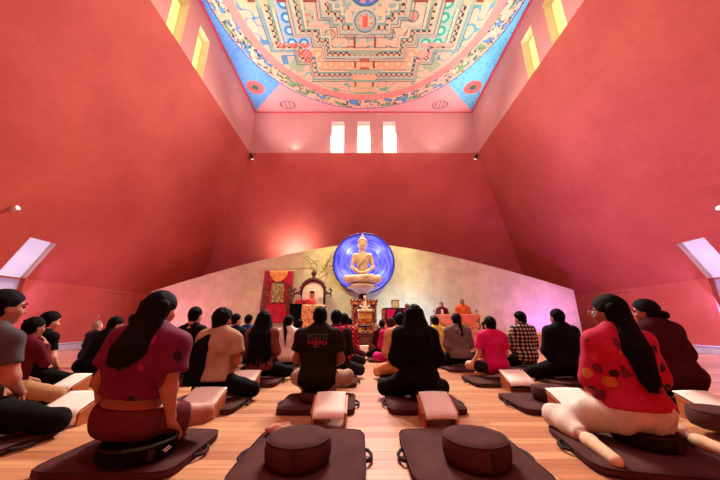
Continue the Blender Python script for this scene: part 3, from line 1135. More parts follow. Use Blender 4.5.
    kid['trousers'] = mesh_np('shorts' if ln == 'short' else 'trousers', fin(V), F, bm_, root)
    if socks:
        sk = []
        for q in (-1, 1):
            hip, kn, an, to = lt[q]
            sk += [RC(an + (kn - an) * 0.10, an, 0.043, 0.046), RC(an, to + (to - an) * 0.1, 0.045, 0.036)]
        for i in (0, 2):
            lo, Xg, Yg, Zg = grid_for(sk[i:i + 2], 0.011)
            V, F = surfnet(union(sk[i:i + 2], Xg, Yg, Zg, 0.02), lo, 0.011)
            mesh_np('sock', fin(V), F, socks, root)
    # hair
    st, hc = hair
    hm = M_HAIR[hc]
    hparts = []
    if st != 'bald':
        capk = {'short': 'short', 'crop': 'crop', 'curly': 'curly'}.get(st, 'full')
        cv, cf = hair_cap(hh, capk)
        hparts.append((tohead(cv), cf))
        hx = lambda x, y, z: Rh @ np.array((x, y, z)) + HC
        strands = []
        if st in ('long', 'longside'):
            # falls from the crown down the back
            sx = 0.05 if st == 'longside' else 0.0
            for i in range(-3, 4):
                a = hx(i * 0.022, -0.06 - 0.02 * math.cos(i * 0.5), 0.03)
                b1 = hx(i * 0.027 * (0.5 + 0.5 * hair_w), -0.085, -0.09)
                c1 = T(i * 0.033 * hair_w + sx, -0.135 - 0.01 * math.cos(i) - loose, 0.50)
                d1 = T(i * 0.026 * hair_w + sx * 1.6, -0.145 - loose - 0.012 * (B - 1) * 8, 0.60 - hair_len * (0.90 + 0.05 * math.sin(i * 2.1) + 0.10 * math.cos(i * 0.5)))
                strands += [RC(a, b1, 0.042, 0.034), RC(b1, c1, 0.034, 0.034), RC(c1, d1, 0.034, 0.013)]
        elif st == 'bob':
            for i in range(-4, 5):
                an = i * 0.42
                a = hx(0.07 * math.sin(an), -0.02 - 0.07 * math.cos(an), 0.03)
                b1 = hx(0.092 * math.sin(an), -0.02 - 0.085 * math.cos(an), -0.08)
                c1 = hx(0.10 * math.sin(an), -0.03 - 0.085 * math.cos(an), -0.08 - hair_len * 0.4)
                strands += [RC(a, b1, 0.034, 0.032), RC(b1, c1, 0.032, 0.022)]
        elif st == 'drape':                          # long loose hair over both shoulders
            for i in range(-5, 6):
                an = i * 0.36
                a = hx(0.06 * math.sin(an), -0.02 - 0.07 * math.cos(an), 0.05)
                b1 = hx(0.098 * math.sin(an), -0.02 - 0.085 * math.cos(an), -0.07)
                c1 = T(0.155 * math.sin(an), -0.025 - 0.12 * math.cos(an) - loose, 0.54)
                d1 = T(0.165 * math.sin(an), -0.01 - 0.145 * math.cos(an) - loose, 0.60 - hair_len * (0.95 + 0.05 * math.sin(i * 2.3)))
                strands += [RC(a, b1, 0.042, 0.040), RC(b1, c1, 0.040, 0.036), RC(c1, d1, 0.036, 0.018)]
        elif st == 'pony':
            a, b1 = hx(0, -0.10, 0.03), hx(0, -0.15, -0.02)
            c1 = T(0.0, -0.15, 0.56); d1 = T(0.01, -0.155, 0.60 - hair_len)
            strands = [RC(a, b1, 0.03, 0.03), RC(b1, c1, 0.032, 0.034), RC(c1, d1, 0.034, 0.010)]
        elif st == 'backtail':                       # a tail that sticks out behind
            a, b1 = hx(0, -0.09, 0.02), hx(0, -0.16, 0.0)
            strands = [RC(a, b1, 0.03, 0.03), RC(b1, hx(0, -0.26, -0.03), 0.032, 0.012)]
        elif st == 'bun':
            strands = [EL(hx(0, -0.135, -0.045), (0.046, 0.042, 0.044)), RC(hx(0, -0.09, -0.02), hx(0, -0.13, -0.04), 0.04, 0.03)]
        if strands:
            hs2 = h if near else 0.016
            lo, Xg, Yg, Zg = grid_for(strands, hs2)
            D = union(strands, Xg, Yg, Zg, 0.016) + 0.003 * np.sin(130 * Xg + 10 * Zg) * np.sin(90 * Yg)
            hparts.append(surfnet(D, lo, hs2))
        V, F = merge(hparts)
        kid['hair'] = mesh_np('hair', fin(V), F, hm, root)
    if face:
        for q in (-1, 1):
            mb = MB(); mb.lathe([(0.001, -0.0115), (0.008, -0.008), (0.0115, 0), (0.008, 0.008), (0.001, 0.0115)], seg=10)
            e = mb.build('eye', M_EYE, body)
            e.location = Vector(fin(tohead(np.array([(q * 0.031, 0.079, 0.006)]))[0])); e.scale = (s, s, s)
            mb = MB()
            p = [tohead(np.array([(q * x, y, z)]))[0] for (x, y, z) in ((0.014, 0.097, 0.028), (0.032, 0.094, 0.034), (0.052, 0.078, 0.028))]
            mb.tube([fin(a) for a in p], 0.005 * s, 6); mb.build('eyebrow', M_HAIR['black'], body)
    info = dict(root=root, T=T, fin=fin, head=tohead, s=s, kid=kid, Sh=Sh, El=El, Wr=Wr, lt=lt, HC=HC, X=X, Y=Y, yaw=yaw, g=g, h=h, Rt=Rt, bulk=B, hs=hs_eff, torso=torso, off=off)
    return info


def extras_name(ex, default):
    return dict(ex).get(default, default)


M_EYE = mat('eye', (30, 20, 18), 0.2, 0.02)


def add_sdf(info, name, prims, m, k=0.03, h=0.014, fold=0.0, cut=None):
    lo, X, Y, Z = grid_for(prims, h, 0.01)
    D = union(prims, X, Y, Z, k)
    if fold: D = D + folds(X, Y, Z, fold, 1.0)
    if cut: D = np.maximum(D, cut(X, Y, Z))
    V, F = surfnet(D, lo, h)
    return mesh_np(name, info['fin'](V), F, m, info['root'])


# ------------------------------------------------------------------ mats, cushions, stands
M_MAT = mat('mat_cloth', (82, 48, 43), 0.92, 0.14, 5, 0.35, 120, spec=0.1)
M_PIPE = mat('mat_piping', (66, 34, 30), 0.9, 0.1)
M_ZAFU = mat('cushion_cloth', (78, 45, 41), 0.92, 0.14, 6, 0.35, 120, spec=0.1)
M_STRAP = mat('strap', (48, 26, 24), 0.9, 0.1)
M_STAND = mat('stand_wood', (190, 112, 66), 0.5, 0.14, 4, stretch=(1, 1, 8))
M_PAPER = mat('paper', (252, 244, 224), 0.8, 0.03)


def make_mat(label, X, Y, rz=0.0, w=0.81, d=0.70, h=0.055):
    """flat quilted floor mat with piping and a carrying handle on each side"""
    r = thing('floor_mat', label, 'floor mat', (X, Y, 0), rz, 'brown floor mats in rows')
    def edge(t, inset=0.0):
        # rounded rectangle
        a = 2 * PI * t
        n = 9.0
        c, s_ = math.cos(a), math.sin(a)
        k = (abs(c) ** n + abs(s_) ** n) ** (-1 / n)
        return ((w / 2 - inset) * c * k, (d / 2 - inset) * s_ * k)
    mb = MB()
    seg = 56
    rings = [(0.016, 0.002), (0.0, 0.014), (0.0, h - 0.014), (0.014, h - 0.002), (0.06, h + 0.003), (0.2, h + 0.006), (0.36, h + 0.007)]
    vs, fs = [], []
    for (ins, z) in rings:
        for k in range(seg):
            x, y = edge(k / seg, ins)
            vs.append((x, y, z + (0.0022 * math.sin(9 * x + 4) * math.sin(8 * y) if z > h else 0)))
    for i in range(len(rings) - 1):
        for k in range(seg):
            k2 = (k + 1) % seg
            fs.append((i * seg + k, i * seg + k2, (i + 1) * seg + k2, (i + 1) * seg + k))
    fs.append(list(range(seg))[::-1]); fs.append([(len(rings) - 1) * seg + k for k in range(seg)])
    mb.add(vs, fs, True)
    mb.build('pad', M_MAT, r)
    mb = MB()
    pts = [(*edge(k / 48, 0.002), h - 0.006) for k in range(49)]
    mb.tube(pts, 0.0055, 6, caps=False)
    mb.build('piping', M_PIPE, r)
    for q in (-1, 1):
        mb = MB()
        x = q * w / 2
        mb.tube([(x - q * 0.01, -0.09, 0.03), (x + q * 0.02, -0.075, 0.03), (x + q * 0.04, -0.03, 0.024), (x + q * 0.042, 0.03, 0.024), (x + q * 0.02, 0.075, 0.03), (x - q * 0.01, 0.09, 0.03)], 0.012, 6)
        mb.build('handle', M_STRAP, r)
    return r


def make_zafu(label, X, Y, rz=0.0, z=0.055, r0=0.205, hh=0.15, m=None):
    r = thing('round_cushion', label, 'cushion', (X, Y, z + 0.006), rz, 'round meditation cushions')
    wob = lambda a, zz: 1 + (0.010 * math.sin(a * 22) * (0.4 + 0.6 * math.sin(PI * min(max(zz / hh, 0), 1))))
    mb = MB()
    prof = [(0.02, 0.0), (r0 * 0.8, 0.0), (r0 * 0.95, 0.014), (r0, hh * 0.32), (r0 * 1.01, hh * 0.55), (r0 * 0.99, hh * 0.76), (r0 * 0.945, hh * 0.90)]
    mb.lathe(prof, seg=66, wob=wob)
    mb.build('side_band', m or M_ZAFU, r)
    mb = MB()
    mb.lathe([(r0 * 0.94, hh * 0.885), (r0 * 0.90, hh * 0.945), (r0 * 0.7, hh * 0.99), (r0 * 0.4, hh * 1.01), (0.01, hh * 1.005)], seg=48,
             wob=lambda a, zz: 1 + 0.006 * math.sin(5 * a))
    mb.build('top_panel', m or M_ZAFU, r)
    mb = MB()
    mb.tube([(r0 * 0.945 * math.cos(2 * PI * k / 40), r0 * 0.945 * math.sin(2 * PI * k / 40), hh * 0.90) for k in range(41)], 0.0055, 6, caps=False)
    mb.build('piping', M_PIPE, r)
    mb = MB()
    mb.box((0.01, -r0 * 1.015, hh * 0.52), (0.035, 0.012, hh * 0.62), bev=0.003)
    mb.build('strap', M_STRAP, r)
    return r


def make_stand(label, plabel, X, Y, rz=0.0, w=0.31, paper=True, pw=0.31):
    """low wooden reading stand (two side panels, a sloping board, a lip) with a sheet lying on it"""
    r = thing('reading_stand', label, 'book stand', (X, Y, 0), rz, 'low wooden reading stands')
    zf, zb, dp = 0.112, 0.205, 0.25
    for q in (-1, 1):
        mb = MB()
        x = q * (w / 2 - 0.011)
        t = 0.011
        prof = [(-0.115, 0), (-0.03, 0), (0.03, 0.0), (0.115, 0), (0.115, zb - 0.012), (-0.115, zf - 0.012)]
        vs = [(x - t, y, z) for (y, z) in prof] + [(x + t, y, z) for (y, z) in prof]
        n = len(prof)
        mb.add(vs, [list(range(n))[::-1], list(range(n, 2 * n))] + [(i, (i + 1) % n, n + (i + 1) % n, n + i) for i in range(n)])
        mb.build('side_panel', M_STAND, r)
    sl = math.atan2(zb - zf, 0.23)
    mb = MB()
    mb.box((0, 0, (zf + zb) / 2), (w + 0.02, dp, 0.014), Euler((sl, 0, 0)), bev=0.003)
    mb.build('top_board', M_STAND, r)
    mb = MB()
    mb.box((0, -0.116, zf - 0.004), (w + 0.02, 0.012, 0.02), Euler((sl, 0, 0)), bev=0.003)
    mb.build('front_lip', M_STAND, r)
    if paper:
        p = MB()
        zz = lambda u, v_: 0.016 + 0.006 * math.sin(PI * u) + (0.004 if v_ < 0.9 else 0.0)
        def fn(u, v_):
            y = -0.165 + 0.30 * v_
            z = (zf + zb) / 2 + y * math.tan(sl) + zz(u, v_)
            if v_ < 0.12: z -= 0.035 * (0.12 - v_) / 0.12
            return (-pw / 2 + pw * u, y - 0.004, z)
        p.grid(fn, 8, 12)
        po = p.build('prayer_sheet', M_PAPER)
        sm = po.modifiers.new('s', 'SOLIDIFY'); sm.thickness = 0.004; sm.offset = 1
        po.location = (X, Y, 0.002); po.rotation_euler = (0, 0, rz)
        tag(po, plabel, 'paper', 'prayer sheets on the stands')
    return r

# ------------------------------------------------------------------ the people
MATS, ZAFUS = [], []


def letter(info, on, text, x, z, size, m, name='lettering', outline=0.0):
    cu = bpy.data.curves.new('t', 'FONT')
    cu.body = text; cu.size = size; cu.align_x = 'CENTER'; cu.resolution_u = 3
    cu.fill_mode = 'NONE' if outline else 'BOTH'
    if outline: cu.bevel_depth = outline; cu.bevel_resolution = 0
    to = bpy.data.objects.new('t', cu)
    C.objects.link(to)
    me = bpy.data.meshes.new_from_object(to.evaluated_get(bpy.context.evaluated_depsgraph_get()))
    bpy.data.objects.remove(to); bpy.data.curves.remove(cu)
    bv = BVHTree.FromPolygons([v.co.copy() for v in on.data.vertices], [tuple(p.vertices) for p in on.data.polygons])
    for v in me.vertices:
        hit = bv.ray_cast(Vector((x + v.co.x, -1.5, z + v.co.y)), Vector((0, 1, 0)))
        y = hit[0].y if hit[0] else 0
        v.co = Vector((x + v.co.x, y - 0.004 - abs(v.co.z) * 0.3, z + v.co.y))
    me.name = name
    me.materials.append(m)
    o = bpy.data.objects.new(name, me)
    C.objects.link(o); o.parent = on
    return o


# --- first row
P = person('long-haired woman in a magenta floral top seated on the floor mat nearest front left', 141, 2.12, 290, pose='upknee', bulk=1.22, wide=1.12, yaw=-0.1, hair=('long', 'dark'),
           hair_len=0.19, hair_w=0.85, top=(K_FLORALPINK, 'short'), bottom=(K_ROSE, 'short'), loose=0.03, hem=0.225, hs=0.19, skin='tan', arms='side', roll=0.08, head=(-0.05, -0.05, 0.06), lean=0.04)
P = person('woman in a red floral blouse and cream trousers with very long black hair and glasses', 621, 2.30, 294, pose='hero', bulk=1.17, wide=0.95, hair=('long', 'black'),
           hair_len=0.34, hair_w=0.6, yaw=-0.04, fold=0.011, cuff=0.30, skin='brown', top=(K_FLORALRED, 'long'), bottom=(K_CREAM, 'long'), loose=0.022, hem=0.13, hs=0.17, arms='lap', head=(0.45, -0.02), lean=0.03, face=True, socks=cloth('ivory_sock', (226, 190, 150)))
mb = MB()
for q in (-1, 1):
    mb.tube([P['fin'](P['head'](np.array([(q * 0.031 + 0.024 * math.cos(a), 0.112, 0.004 + 0.02 * math.sin(a))]))[0]) for a in [2 * PI * k / 16 for k in range(17)]], 0.0022, 5, caps=False)
    mb.tube([P['fin'](P['head'](np.array([p]))[0]) for p in ((q * 0.055, 0.110, 0.008), (q * 0.082, 0.07, 0.008), (q * 0.088, -0.01, 0.006), (q * 0.086, -0.03, -0.015))], 0.0022, 5)
mb.tube([P['fin'](P['head'](np.array([(x, 0.114, 0.006)]))[0]) for x in (-0.008, 0.008)], 0.0022, 5)
mb.build('glasses', mat('glasses_metal', (210, 190, 180), 0.25, 0.02, metal=0.8), P['root'])
P = person('man in a grey T-shirt seen in profile at the left edge of the photo', -15, 2.32, 288, bulk=1.05, hair=('short', 'black'), top=(K_GREYTEE, 'short'), bottom=(K_BLACK, 'long'),
           hs=0.16, arms='lap', head=(-0.25, -0.03), face=True, pose='cross')

# --- second row
P = person('man in a black T-shirt with lettering on the back and pale trousers', 319, 3.55, 305, bulk=1.20, wide=1.14, hair=('crop', 'black'), top=(K_SOOT, 'short'), bottom=(K_BEIGE, 'long'),
           hs=0.17, arms='lap', loose=0.022, hem=-0.02, pose='upknee', skin='brown')
sc_ = P['s']
zt = P['fin'](np.array([(0, 0, 0.525)]))[0][2]
letter(P, P['kid']['shirt'], 'YCSTO', 0.0, zt, 0.078 * sc_, mat('grey_print', (70, 62, 62), 0.8, 0.05), outline=0.003)
letter(P, P['kid']['shirt'], 'VAJERU', 0.0, zt - 0.058 * sc_, 0.066 * sc_, mat('red_print', (170, 40, 52), 0.8, 0.05))
letter(P, P['kid']['shirt'], 'VAJERU', 0.0, zt - 0.085 * sc_, 0.02 * sc_, mat('pale_print', (130, 112, 100), 0.8, 0.05))
P = person('person in black with long loose black hair seated right of the aisle, second row', 416, 3.55, 304, bulk=1.12, wide=1.02, hair=('drape', 'black'), hair_len=0.30, top=(K_BLACK, 'long'), bottom=(K_BLACK, 'long'),
           hs=0.17, arms='lap', loose=0.03, hem=-0.03)
P = person('person in a beige shirt with a black wrap hanging over the left shoulder', 219, 3.50, 308, bulk=1.15, wide=1.06, hair=('curly', 'dark'), top=(K_BEIGE, 'short'), bottom=(K_BLACK, 'long'),
           hs=0.17, arms='lap', loose=0.026, hem=0.10, head=(-0.35, 0.0), face=True)
T_ = P['T']
dr = []
for i in range(4):
    dx = -0.05 - 0.045 * i
    dr += [RC(T_(dx, -0.085, 0.58 - 0.02 * i), T_(dx - 0.015, -0.15, 0.44), 0.034, 0.036), RC(T_(dx - 0.015, -0.15, 0.44), T_(dx - 0.03, -0.165, 0.10), 0.036, 0.042)]
add_sdf(P, 'wrap', dr, K_BLACK, 0.03, 0.013, 0.004)
person('person in a dark maroon top with hair in a low bun, facing left', 668, 3.46, 298, bulk=1.22, wide=1.10, hair=('bun', 'dark'), top=(K_DKMAROON, 'long'), bottom=(K_BLACK, 'long'),
       hs=0.17, arms='lap', loose=0.03, hem=-0.02, roll=-0.10, head=(0.5, -0.05, -0.05), lean=0.12, face=True)
person('person in a maroon top and khaki trousers just behind the man at the left edge', 21, 3.3, 316, bulk=1.05, hair=('short', 'black'), top=(K_MAROON, 'long'), bottom=(K_KHAKI, 'long'), hs=0.15, arms='chin', pose='cross', lean=0.12)
person('woman in a black T-shirt with her hair tied back, in profile by the red wall', 41, 4.05, 311, hair=('backtail', 'black'), top=(K_BLACK, 'short'), bottom=(K_BLACK, 'long'), hs=0.14, arms='lap', head=(-0.2, -0.15), lean=0.06, skin='fair', face=True)

# --- third row
person('broad person in black bending forward at the left', 98, 4.6, 316, bulk=1.3, wide=1.05, hair=('short', 'black'), top=(K_BLACK, 'long'), bottom=(K_CHAR, 'long'), hs=0.14, lean=0.34, head=(-0.2, -0.35), loose=0.02, skin='fair')
person('man in a black T-shirt seated behind the person in the beige shirt', 191, 4.85, 306, bulk=1.08, hair=('short', 'black'), top=(K_BLACK, 'short'), bottom=(K_BLACK, 'long'), hs=0.15, arms='lap', skin='fair')
person('woman with very long straight black hair covering her back, dusty brown top', 262, 4.75, 310, bulk=1.0, hair=('drape', 'black'), hair_len=0.50, top=(K_TAUPE, 'long'), bottom=(K_BLACK, 'long'), hs=0.14, arms='lap', loose=0.02)
P = person('dark-haired person with a magenta scarf just behind the man in the lettered T-shirt', 336, 4.85, 309, hair=('short', 'black'), top=(K_CHAR, 'long'), bottom=(K_CHAR, 'long'), hs=0.14, arms='lap')
add_sdf(P, 'scarf', [RC(P['T'](0.10 * math.cos(a), -0.02 + 0.085 * math.sin(a), 0.60), P['T'](0.10 * math.cos(a + 0.55), -0.02 + 0.085 * math.sin(a + 0.55), 0.60), 0.035, 0.035) for a in [k * 0.524 for k in range(12)]], K_MAGENTA, 0.03, 0.016, 0.003)
person('person in a peach coat seated right of the aisle, third row', 401, 4.8, 312, bulk=1.05, hair=('short', 'black'), top=(K_PEACH, 'long'), bottom=(K_PEACH, 'long'), hs=0.14, arms='lap', loose=0.03, hem=-0.04)
person('person in a bright pink T-shirt with short black hair and bare knee', 492, 4.8, 316, bulk=1.12, wide=1.04, hair=('full', 'black'), top=(K_PINKTEE, 'short'), bottom=(K_CHAR, 'short'), hs=0.14, arms='knees', loose=0.026, hem=-0.02, skin='fair', pose='upknee')
person('big person in a black sweatshirt seated right of the plaid shirt', 562, 4.7, 308, bulk=1.30, wide=1.12, hair=('short', 'black'), top=(K_BLACK, 'long'), bottom=(K_BLACK, 'long'), hs=0.15, arms='lap', loose=0.03, hem=-0.03)

# --- fourth row
person('dark-haired person mostly hidden behind the woman in the magenta floral top', 131, 6.0, 313, hair=('short', 'dark'), top=(K_BLACK, 'long'), bottom=(K_CHAR, 'long'))
person('grey-haired person by the left wall behind the bending person in black', 92, 6.3, 320, hair=('crop', 'grey'), top=(K_CHAR, 'long'), bottom=(K_CHAR, 'long'), skin='fair', lean=0.12)
person('short-haired person in a navy jacket looking right, left of the woman with very long hair', 234, 6.0, 313, hair=('short', 'black'), top=(K_NAVY, 'long'), bottom=(K_BLACK, 'long'), head=(-0.5, 0), skin='fair', face=True)
person('woman in a white T-shirt with a long black ponytail', 288, 6.0, 315, hair=('pony', 'black'), hair_len=0.30, top=(K_WHITE, 'short'), bottom=(K_BLACK, 'long'), loose=0.02, head=(-0.35, 0), skin='tan', hem=-0.01)
person('person in a red plaid shirt seated left of the aisle', 344, 6.0, 313, hair=('full', 'black'), top=(K_REDPLAID, 'long'), bottom=(K_CHAR, 'long'), loose=0.02)
person('person in magenta top and hot pink trousers right of the aisle', 391, 6.05, 317, hair=('short', 'brown'), top=(K_MAGENTA, 'long'), bottom=(K_HOTPINK, 'long'), pose='upknee', loose=0.02)
P = person('person in a taupe hoodie with a dark ponytail', 458, 6.0, 313, bulk=1.12, wide=1.06, hair=('pony', 'dark'), hair_len=0.18, top=(K_HOOD, 'long'), bottom=(K_BLACK, 'long'), loose=0.03, hem=0.06)
add_sdf(P, 'hood', [EL(P['T'](0, -0.12, 0.55), (0.12, 0.06, 0.085), P['Rt']), RC(P['T'](-0.09, -0.06, 0.61), P['T'](0.09, -0.06, 0.61), 0.045, 0.045)], K_HOOD, 0.05, 0.016, 0.003)
person('person in a black and white plaid shirt in front of the gold wall', 523, 5.9, 311, bulk=1.05, wide=1.03, hair=('full', 'black'), top=(K_PLAID, 'long'), bottom=(K_BLACK, 'long'), loose=0.026, hem=-0.02, head=(0.3, -0.1), skin='fair')

# --- fifth row
person('short-haired person in a blue shirt in front of the gold wall', 247, 7.3, 314, hair=('short', 'black'), top=(K_BLUE, 'short'), bottom=(K_CHAR, 'long'), skin='fair')
person('dark-haired person seated beyond the woman in the white T-shirt', 299, 7.3, 319, hair=('short', 'black'), top=(K_DKMAROON, 'long'), bottom=(K_CHAR, 'long'))
person('person in a dark red robe left of the aisle, nearest the altar', 349, 7.3, 317, hair=('crop', 'black'), top=(K_MAROON, 'long'), bottom=(K_MAROON, 'long'))
person('person in a dark maroon robe right of the aisle, nearest the altar', 382, 7.35, 319, hair=('crop', 'dark'), top=(K_DKMAROON, 'long'), bottom=(K_BLACK, 'long'))
person('person in a yellow jacket beyond the taupe hoodie', 436, 7.3, 316, hair=('full', 'dark'), top=(K_YELLOW, 'long'), bottom=(K_CHAR, 'long'), loose=0.025)
person('person in dull grey half hidden behind the pink T-shirt', 486, 7.3, 321, hair=('full', 'dark'), top=(K_GREY, 'long'), bottom=(K_CHAR, 'long'), loose=0.02)

# --- two people in robes on the dais
YM = 11.12
M1 = person('shaven-headed person in a maroon robe seated behind the pale orange draped table', 442, YM, 302, pose='kneel', hair=('bald', 'dark'), skin='brown', top=(K_MAROON, 'long'), bottom=(K_MAROON, 'long'), yaw=PI - 0.15, base_z=DZT,
            hs=0.30, base=0.28, loose=0.012, wide=0.92, face=True, res=0.016, ztop=z_at(301, YM), group='robed people on the dais')
add_sdf(M1, 'under_robe', [RC(M1['T'](0.0, 0.10, 0.52), M1['T'](-0.03, 0.135, 0.2), 0.05, 0.06)], K_PEACH, 0.03, 0.016)
M2 = person('shaven-headed person in an orange robe seated behind the coral draped table', 463, YM, 298, pose='kneel', hair=('bald', 'dark'), skin='brown', top=(K_ORANGE, 'long'), bottom=(K_MAROON, 'long'), yaw=PI - 0.1, base_z=DZT,
            hs=0.30, base=0.28, loose=0.018, wide=0.95, face=True, res=0.016, ztop=z_at(298, YM), group='robed people on the dais')
for M_, w_ in ((M1, 'left'), (M2, 'right')):
    t = thing('throne', 'low maroon seat of the ' + ('maroon' if w_ == 'left' else 'orange') + '-robed person on the dais', 'seat', (M_['X'], YM, DZT), 0, 'low seats on the dais')
    mb = MB(); mb.box((0, 0, 0.09), (0.74, 0.8, 0.18), bev=0.015); mb.build('base', M_DAIS, t)
    mb = MB(); mb.box((0, 0, 0.225), (0.72, 0.76, 0.085), bev=0.03); mb.build('seat_cushion', K_MAROON, t)
    mb = MB(); mb.box((0, 0.42, 0.42), (0.74, 0.10, 0.44), bev=0.04); mb.build('back_cushion', K_MAROON, t)

# ------------------------------------------------------------------ mats, cushions, stands in place
def mrow(px, Y): return x_at(px, Y, 0.05)


make_mat('empty floor mat at the front, left of the aisle, with a round cushion on it', -0.37, 2.24, d=0.84)
make_mat('empty floor mat at the front, right of the aisle, with a round cushion on it', 0.71, 2.24, d=0.84)
make_mat('floor mat under the woman in the magenta floral top', -1.56, 2.31, w=0.86)
make_mat('floor mat under the woman in the red floral blouse', 1.96, 2.31, -0.2, w=0.9, d=0.8)
make_mat('floor mat under the man in the grey T-shirt at the left edge', -2.9, 2.4)
make_mat('floor mat at the right edge with a round cushion on it', 3.40, 2.42)
make_mat('floor mat under the man in the lettered T-shirt', -0.46, 3.52)
make_mat('floor mat under the person in black with loose hair', 0.70, 3.52)
make_mat('empty floor mat with a round cushion, behind the reading stand at right', 2.08, 3.52)
make_mat('floor mat under the person in the beige shirt', -1.70, 3.52)
make_mat('floor mat under the person with the low bun', 3.62, 3.52)
make_mat('floor mat under the person in maroon and khaki', -3.95, 3.5)
make_mat('floor mat under the profile woman in black by the red wall', -4.7, 4.3)
make_mat('floor mat under the person in the pink T-shirt', 2.06, 4.75)
make_mat('floor mat under the person in the peach coat', 0.72, 4.75)
make_mat('floor mat under the person with the magenta scarf', -0.45, 4.75)
make_mat('floor mat under the woman with very long straight hair', -1.62, 4.75)
make_mat('floor mat under the big person in the black sweatshirt', 3.25, 4.75)
make_mat('floor mat under the man in the plain black T-shirt', -2.85, 4.8)
make_mat('floor mat under the bending person in black', -4.25, 4.75)
make_mat('floor mat under the person in the taupe hoodie', 2.05, 6.0)
make_mat('floor mat under the person in magenta and hot pink', 0.74, 6.0)
make_mat('floor mat under the person in the red plaid shirt', -0.40, 6.0)
make_mat('floor mat under the woman in the white T-shirt', -1.5, 6.0)
make_mat('floor mat under the person in the black and white plaid shirt', 3.3, 5.9)
make_mat('floor mat under the robed person nearest the altar, right of the aisle', 0.60, 7.3)
make_mat('floor mat under the robed person nearest the altar, left of the aisle', -0.36, 7.3)
make_mat('floor mat under the person in the yellow jacket', 1.85, 7.3)
make_mat('floor mat under the person in the blue shirt', -2.85, 7.3)

make_zafu('round brown cushion on the empty front mat left of the aisle', -0.39, 2.08)
make_zafu('round brown cushion on the empty front mat right of the aisle', 0.735, 2.08, 0.1)
make_zafu('round brown cushion on the empty mat behind the reading stand at right', 2.15, 3.48, 0.2)
make_zafu('round dark cushion on the mat at the right edge of the photo', x_at(722, 2.62, 0.15), 2.62, 0.3)
Z1 = make_zafu('black round cushion with a white mark under the woman in the magenta floral top', -1.46, 2.16, 0.85, hh=0.10, r0=0.22, m=K_BLACK)
mb = MB()
for i in range(2):
    mb.box((0.015 * i, -0.224, 0.062 - 0.012 * i), (0.045, 0.004, 0.006), Euler((0, -0.3, 0)))
o = mb.build('white_mark', M_PAPER, Z1); o.rotation_euler = (0, 0, 0.45)
mb = MB(); mb.tube([(0.221 * math.cos(a), 0.221 * math.sin(a), 0.10) for a in [-2.2 + 0.15 * k for k in range(12)]], 0.009, 6)
mb.build('green_trim', mat('green_trim', (52, 70, 48), 0.9), Z1)
Z2 = make_zafu('dark cushion under the woman in the red floral blouse', 2.06, 2.34, 0.1, hh=0.10, r0=0.2, m=K_CHAR)
make_zafu('dark cushion under the man in the lettered T-shirt', -0.47, 3.52, 0, hh=0.09)
make_zafu('dark cushion under the person in black with loose hair', 0.77, 3.52, 0, hh=0.09, m=K_CHAR)

sheet = 'sheet of prayers on the stand '
make_stand('reading stand at the head of the empty front mat left of the aisle', sheet + 'at the head of the left front mat', x_at(330, 2.96, 0.1), 2.96, pw=0.28)
make_stand('reading stand at the head of the empty front mat right of the aisle', sheet + 'at the head of the right front mat', x_at(437, 2.96, 0.1), 2.96, pw=0.28)
make_stand('reading stand at right, in front of the mat with the lone cushion', sheet + 'beyond the lone cushion at right', x_at(520, 4.2, 0.1), 4.28, w=0.34, pw=0.34)
make_stand('reading stand in front of the woman in the red floral blouse', sheet + 'in front of the red floral blouse', x_at(574, 3.12, 0.1), 3.12, w=0.36, pw=0.36)
make_stand('reading stand at the right edge beside the low-bun person', sheet + 'at the right edge of the photo', x_at(709, 3.0, 0.1), 3.0, w=0.34, pw=0.34)
make_stand('reading stand in front of the man in the grey T-shirt', sheet + 'in front of the grey T-shirt man', x_at(72, 2.98, 0.1), 2.98, w=0.36, pw=0.36)
make_stand('reading stand in front of the woman in the magenta floral top', sheet + 'in front of the magenta floral top', x_at(203, 3.16, 0.1), 3.16, w=0.34, pw=0.34)
make_stand('reading stand in front of the person in maroon and khaki', sheet + 'in front of the maroon and khaki person', x_at(71, 3.98, 0.1), 3.98, w=0.26, pw=0.25)
make_stand('reading stand in front of the person in the beige shirt', sheet + 'in front of the beige shirt', x_at(246, 4.25, 0.1), 4.25, w=0.3)

# crumpled cloth bag on the left front mat
lo, X_, Y_, Z_ = grid_for([EL((0, 0, 0.03), (0.11, 0.07, 0.04))], 0.008, 0.01)
D_ = union([EL((-0.03, 0, 0.028), (0.075, 0.055, 0.034)), EL((0.045, 0.01, 0.024), (0.06, 0.05, 0.028)), RC((-0.05, -0.03, 0.03), (0.06, 0.03, 0.045), 0.022, 0.016)], X_, Y_, Z_, 0.02)
D_ = D_ + 0.006 * np.sin(60 * X_ + 4 * np.sin(50 * Y_)) * np.sin(70 * Z_ + 40 * Y_)
D_ = np.maximum(D_, 0.001 - Z_)
V_, F_ = surfnet(D_, lo, 0.008)
o = mesh_np('cloth_bag', V_, F_, cloth('bag', (196, 140, 118)))
o.location = (x_at(279, 2.54, 0.08), 2.54, 0.062); o.rotation_euler = (0, 0, 0.2)
tag(o, 'small crumpled cloth bag on the left front floor mat', 'bag')

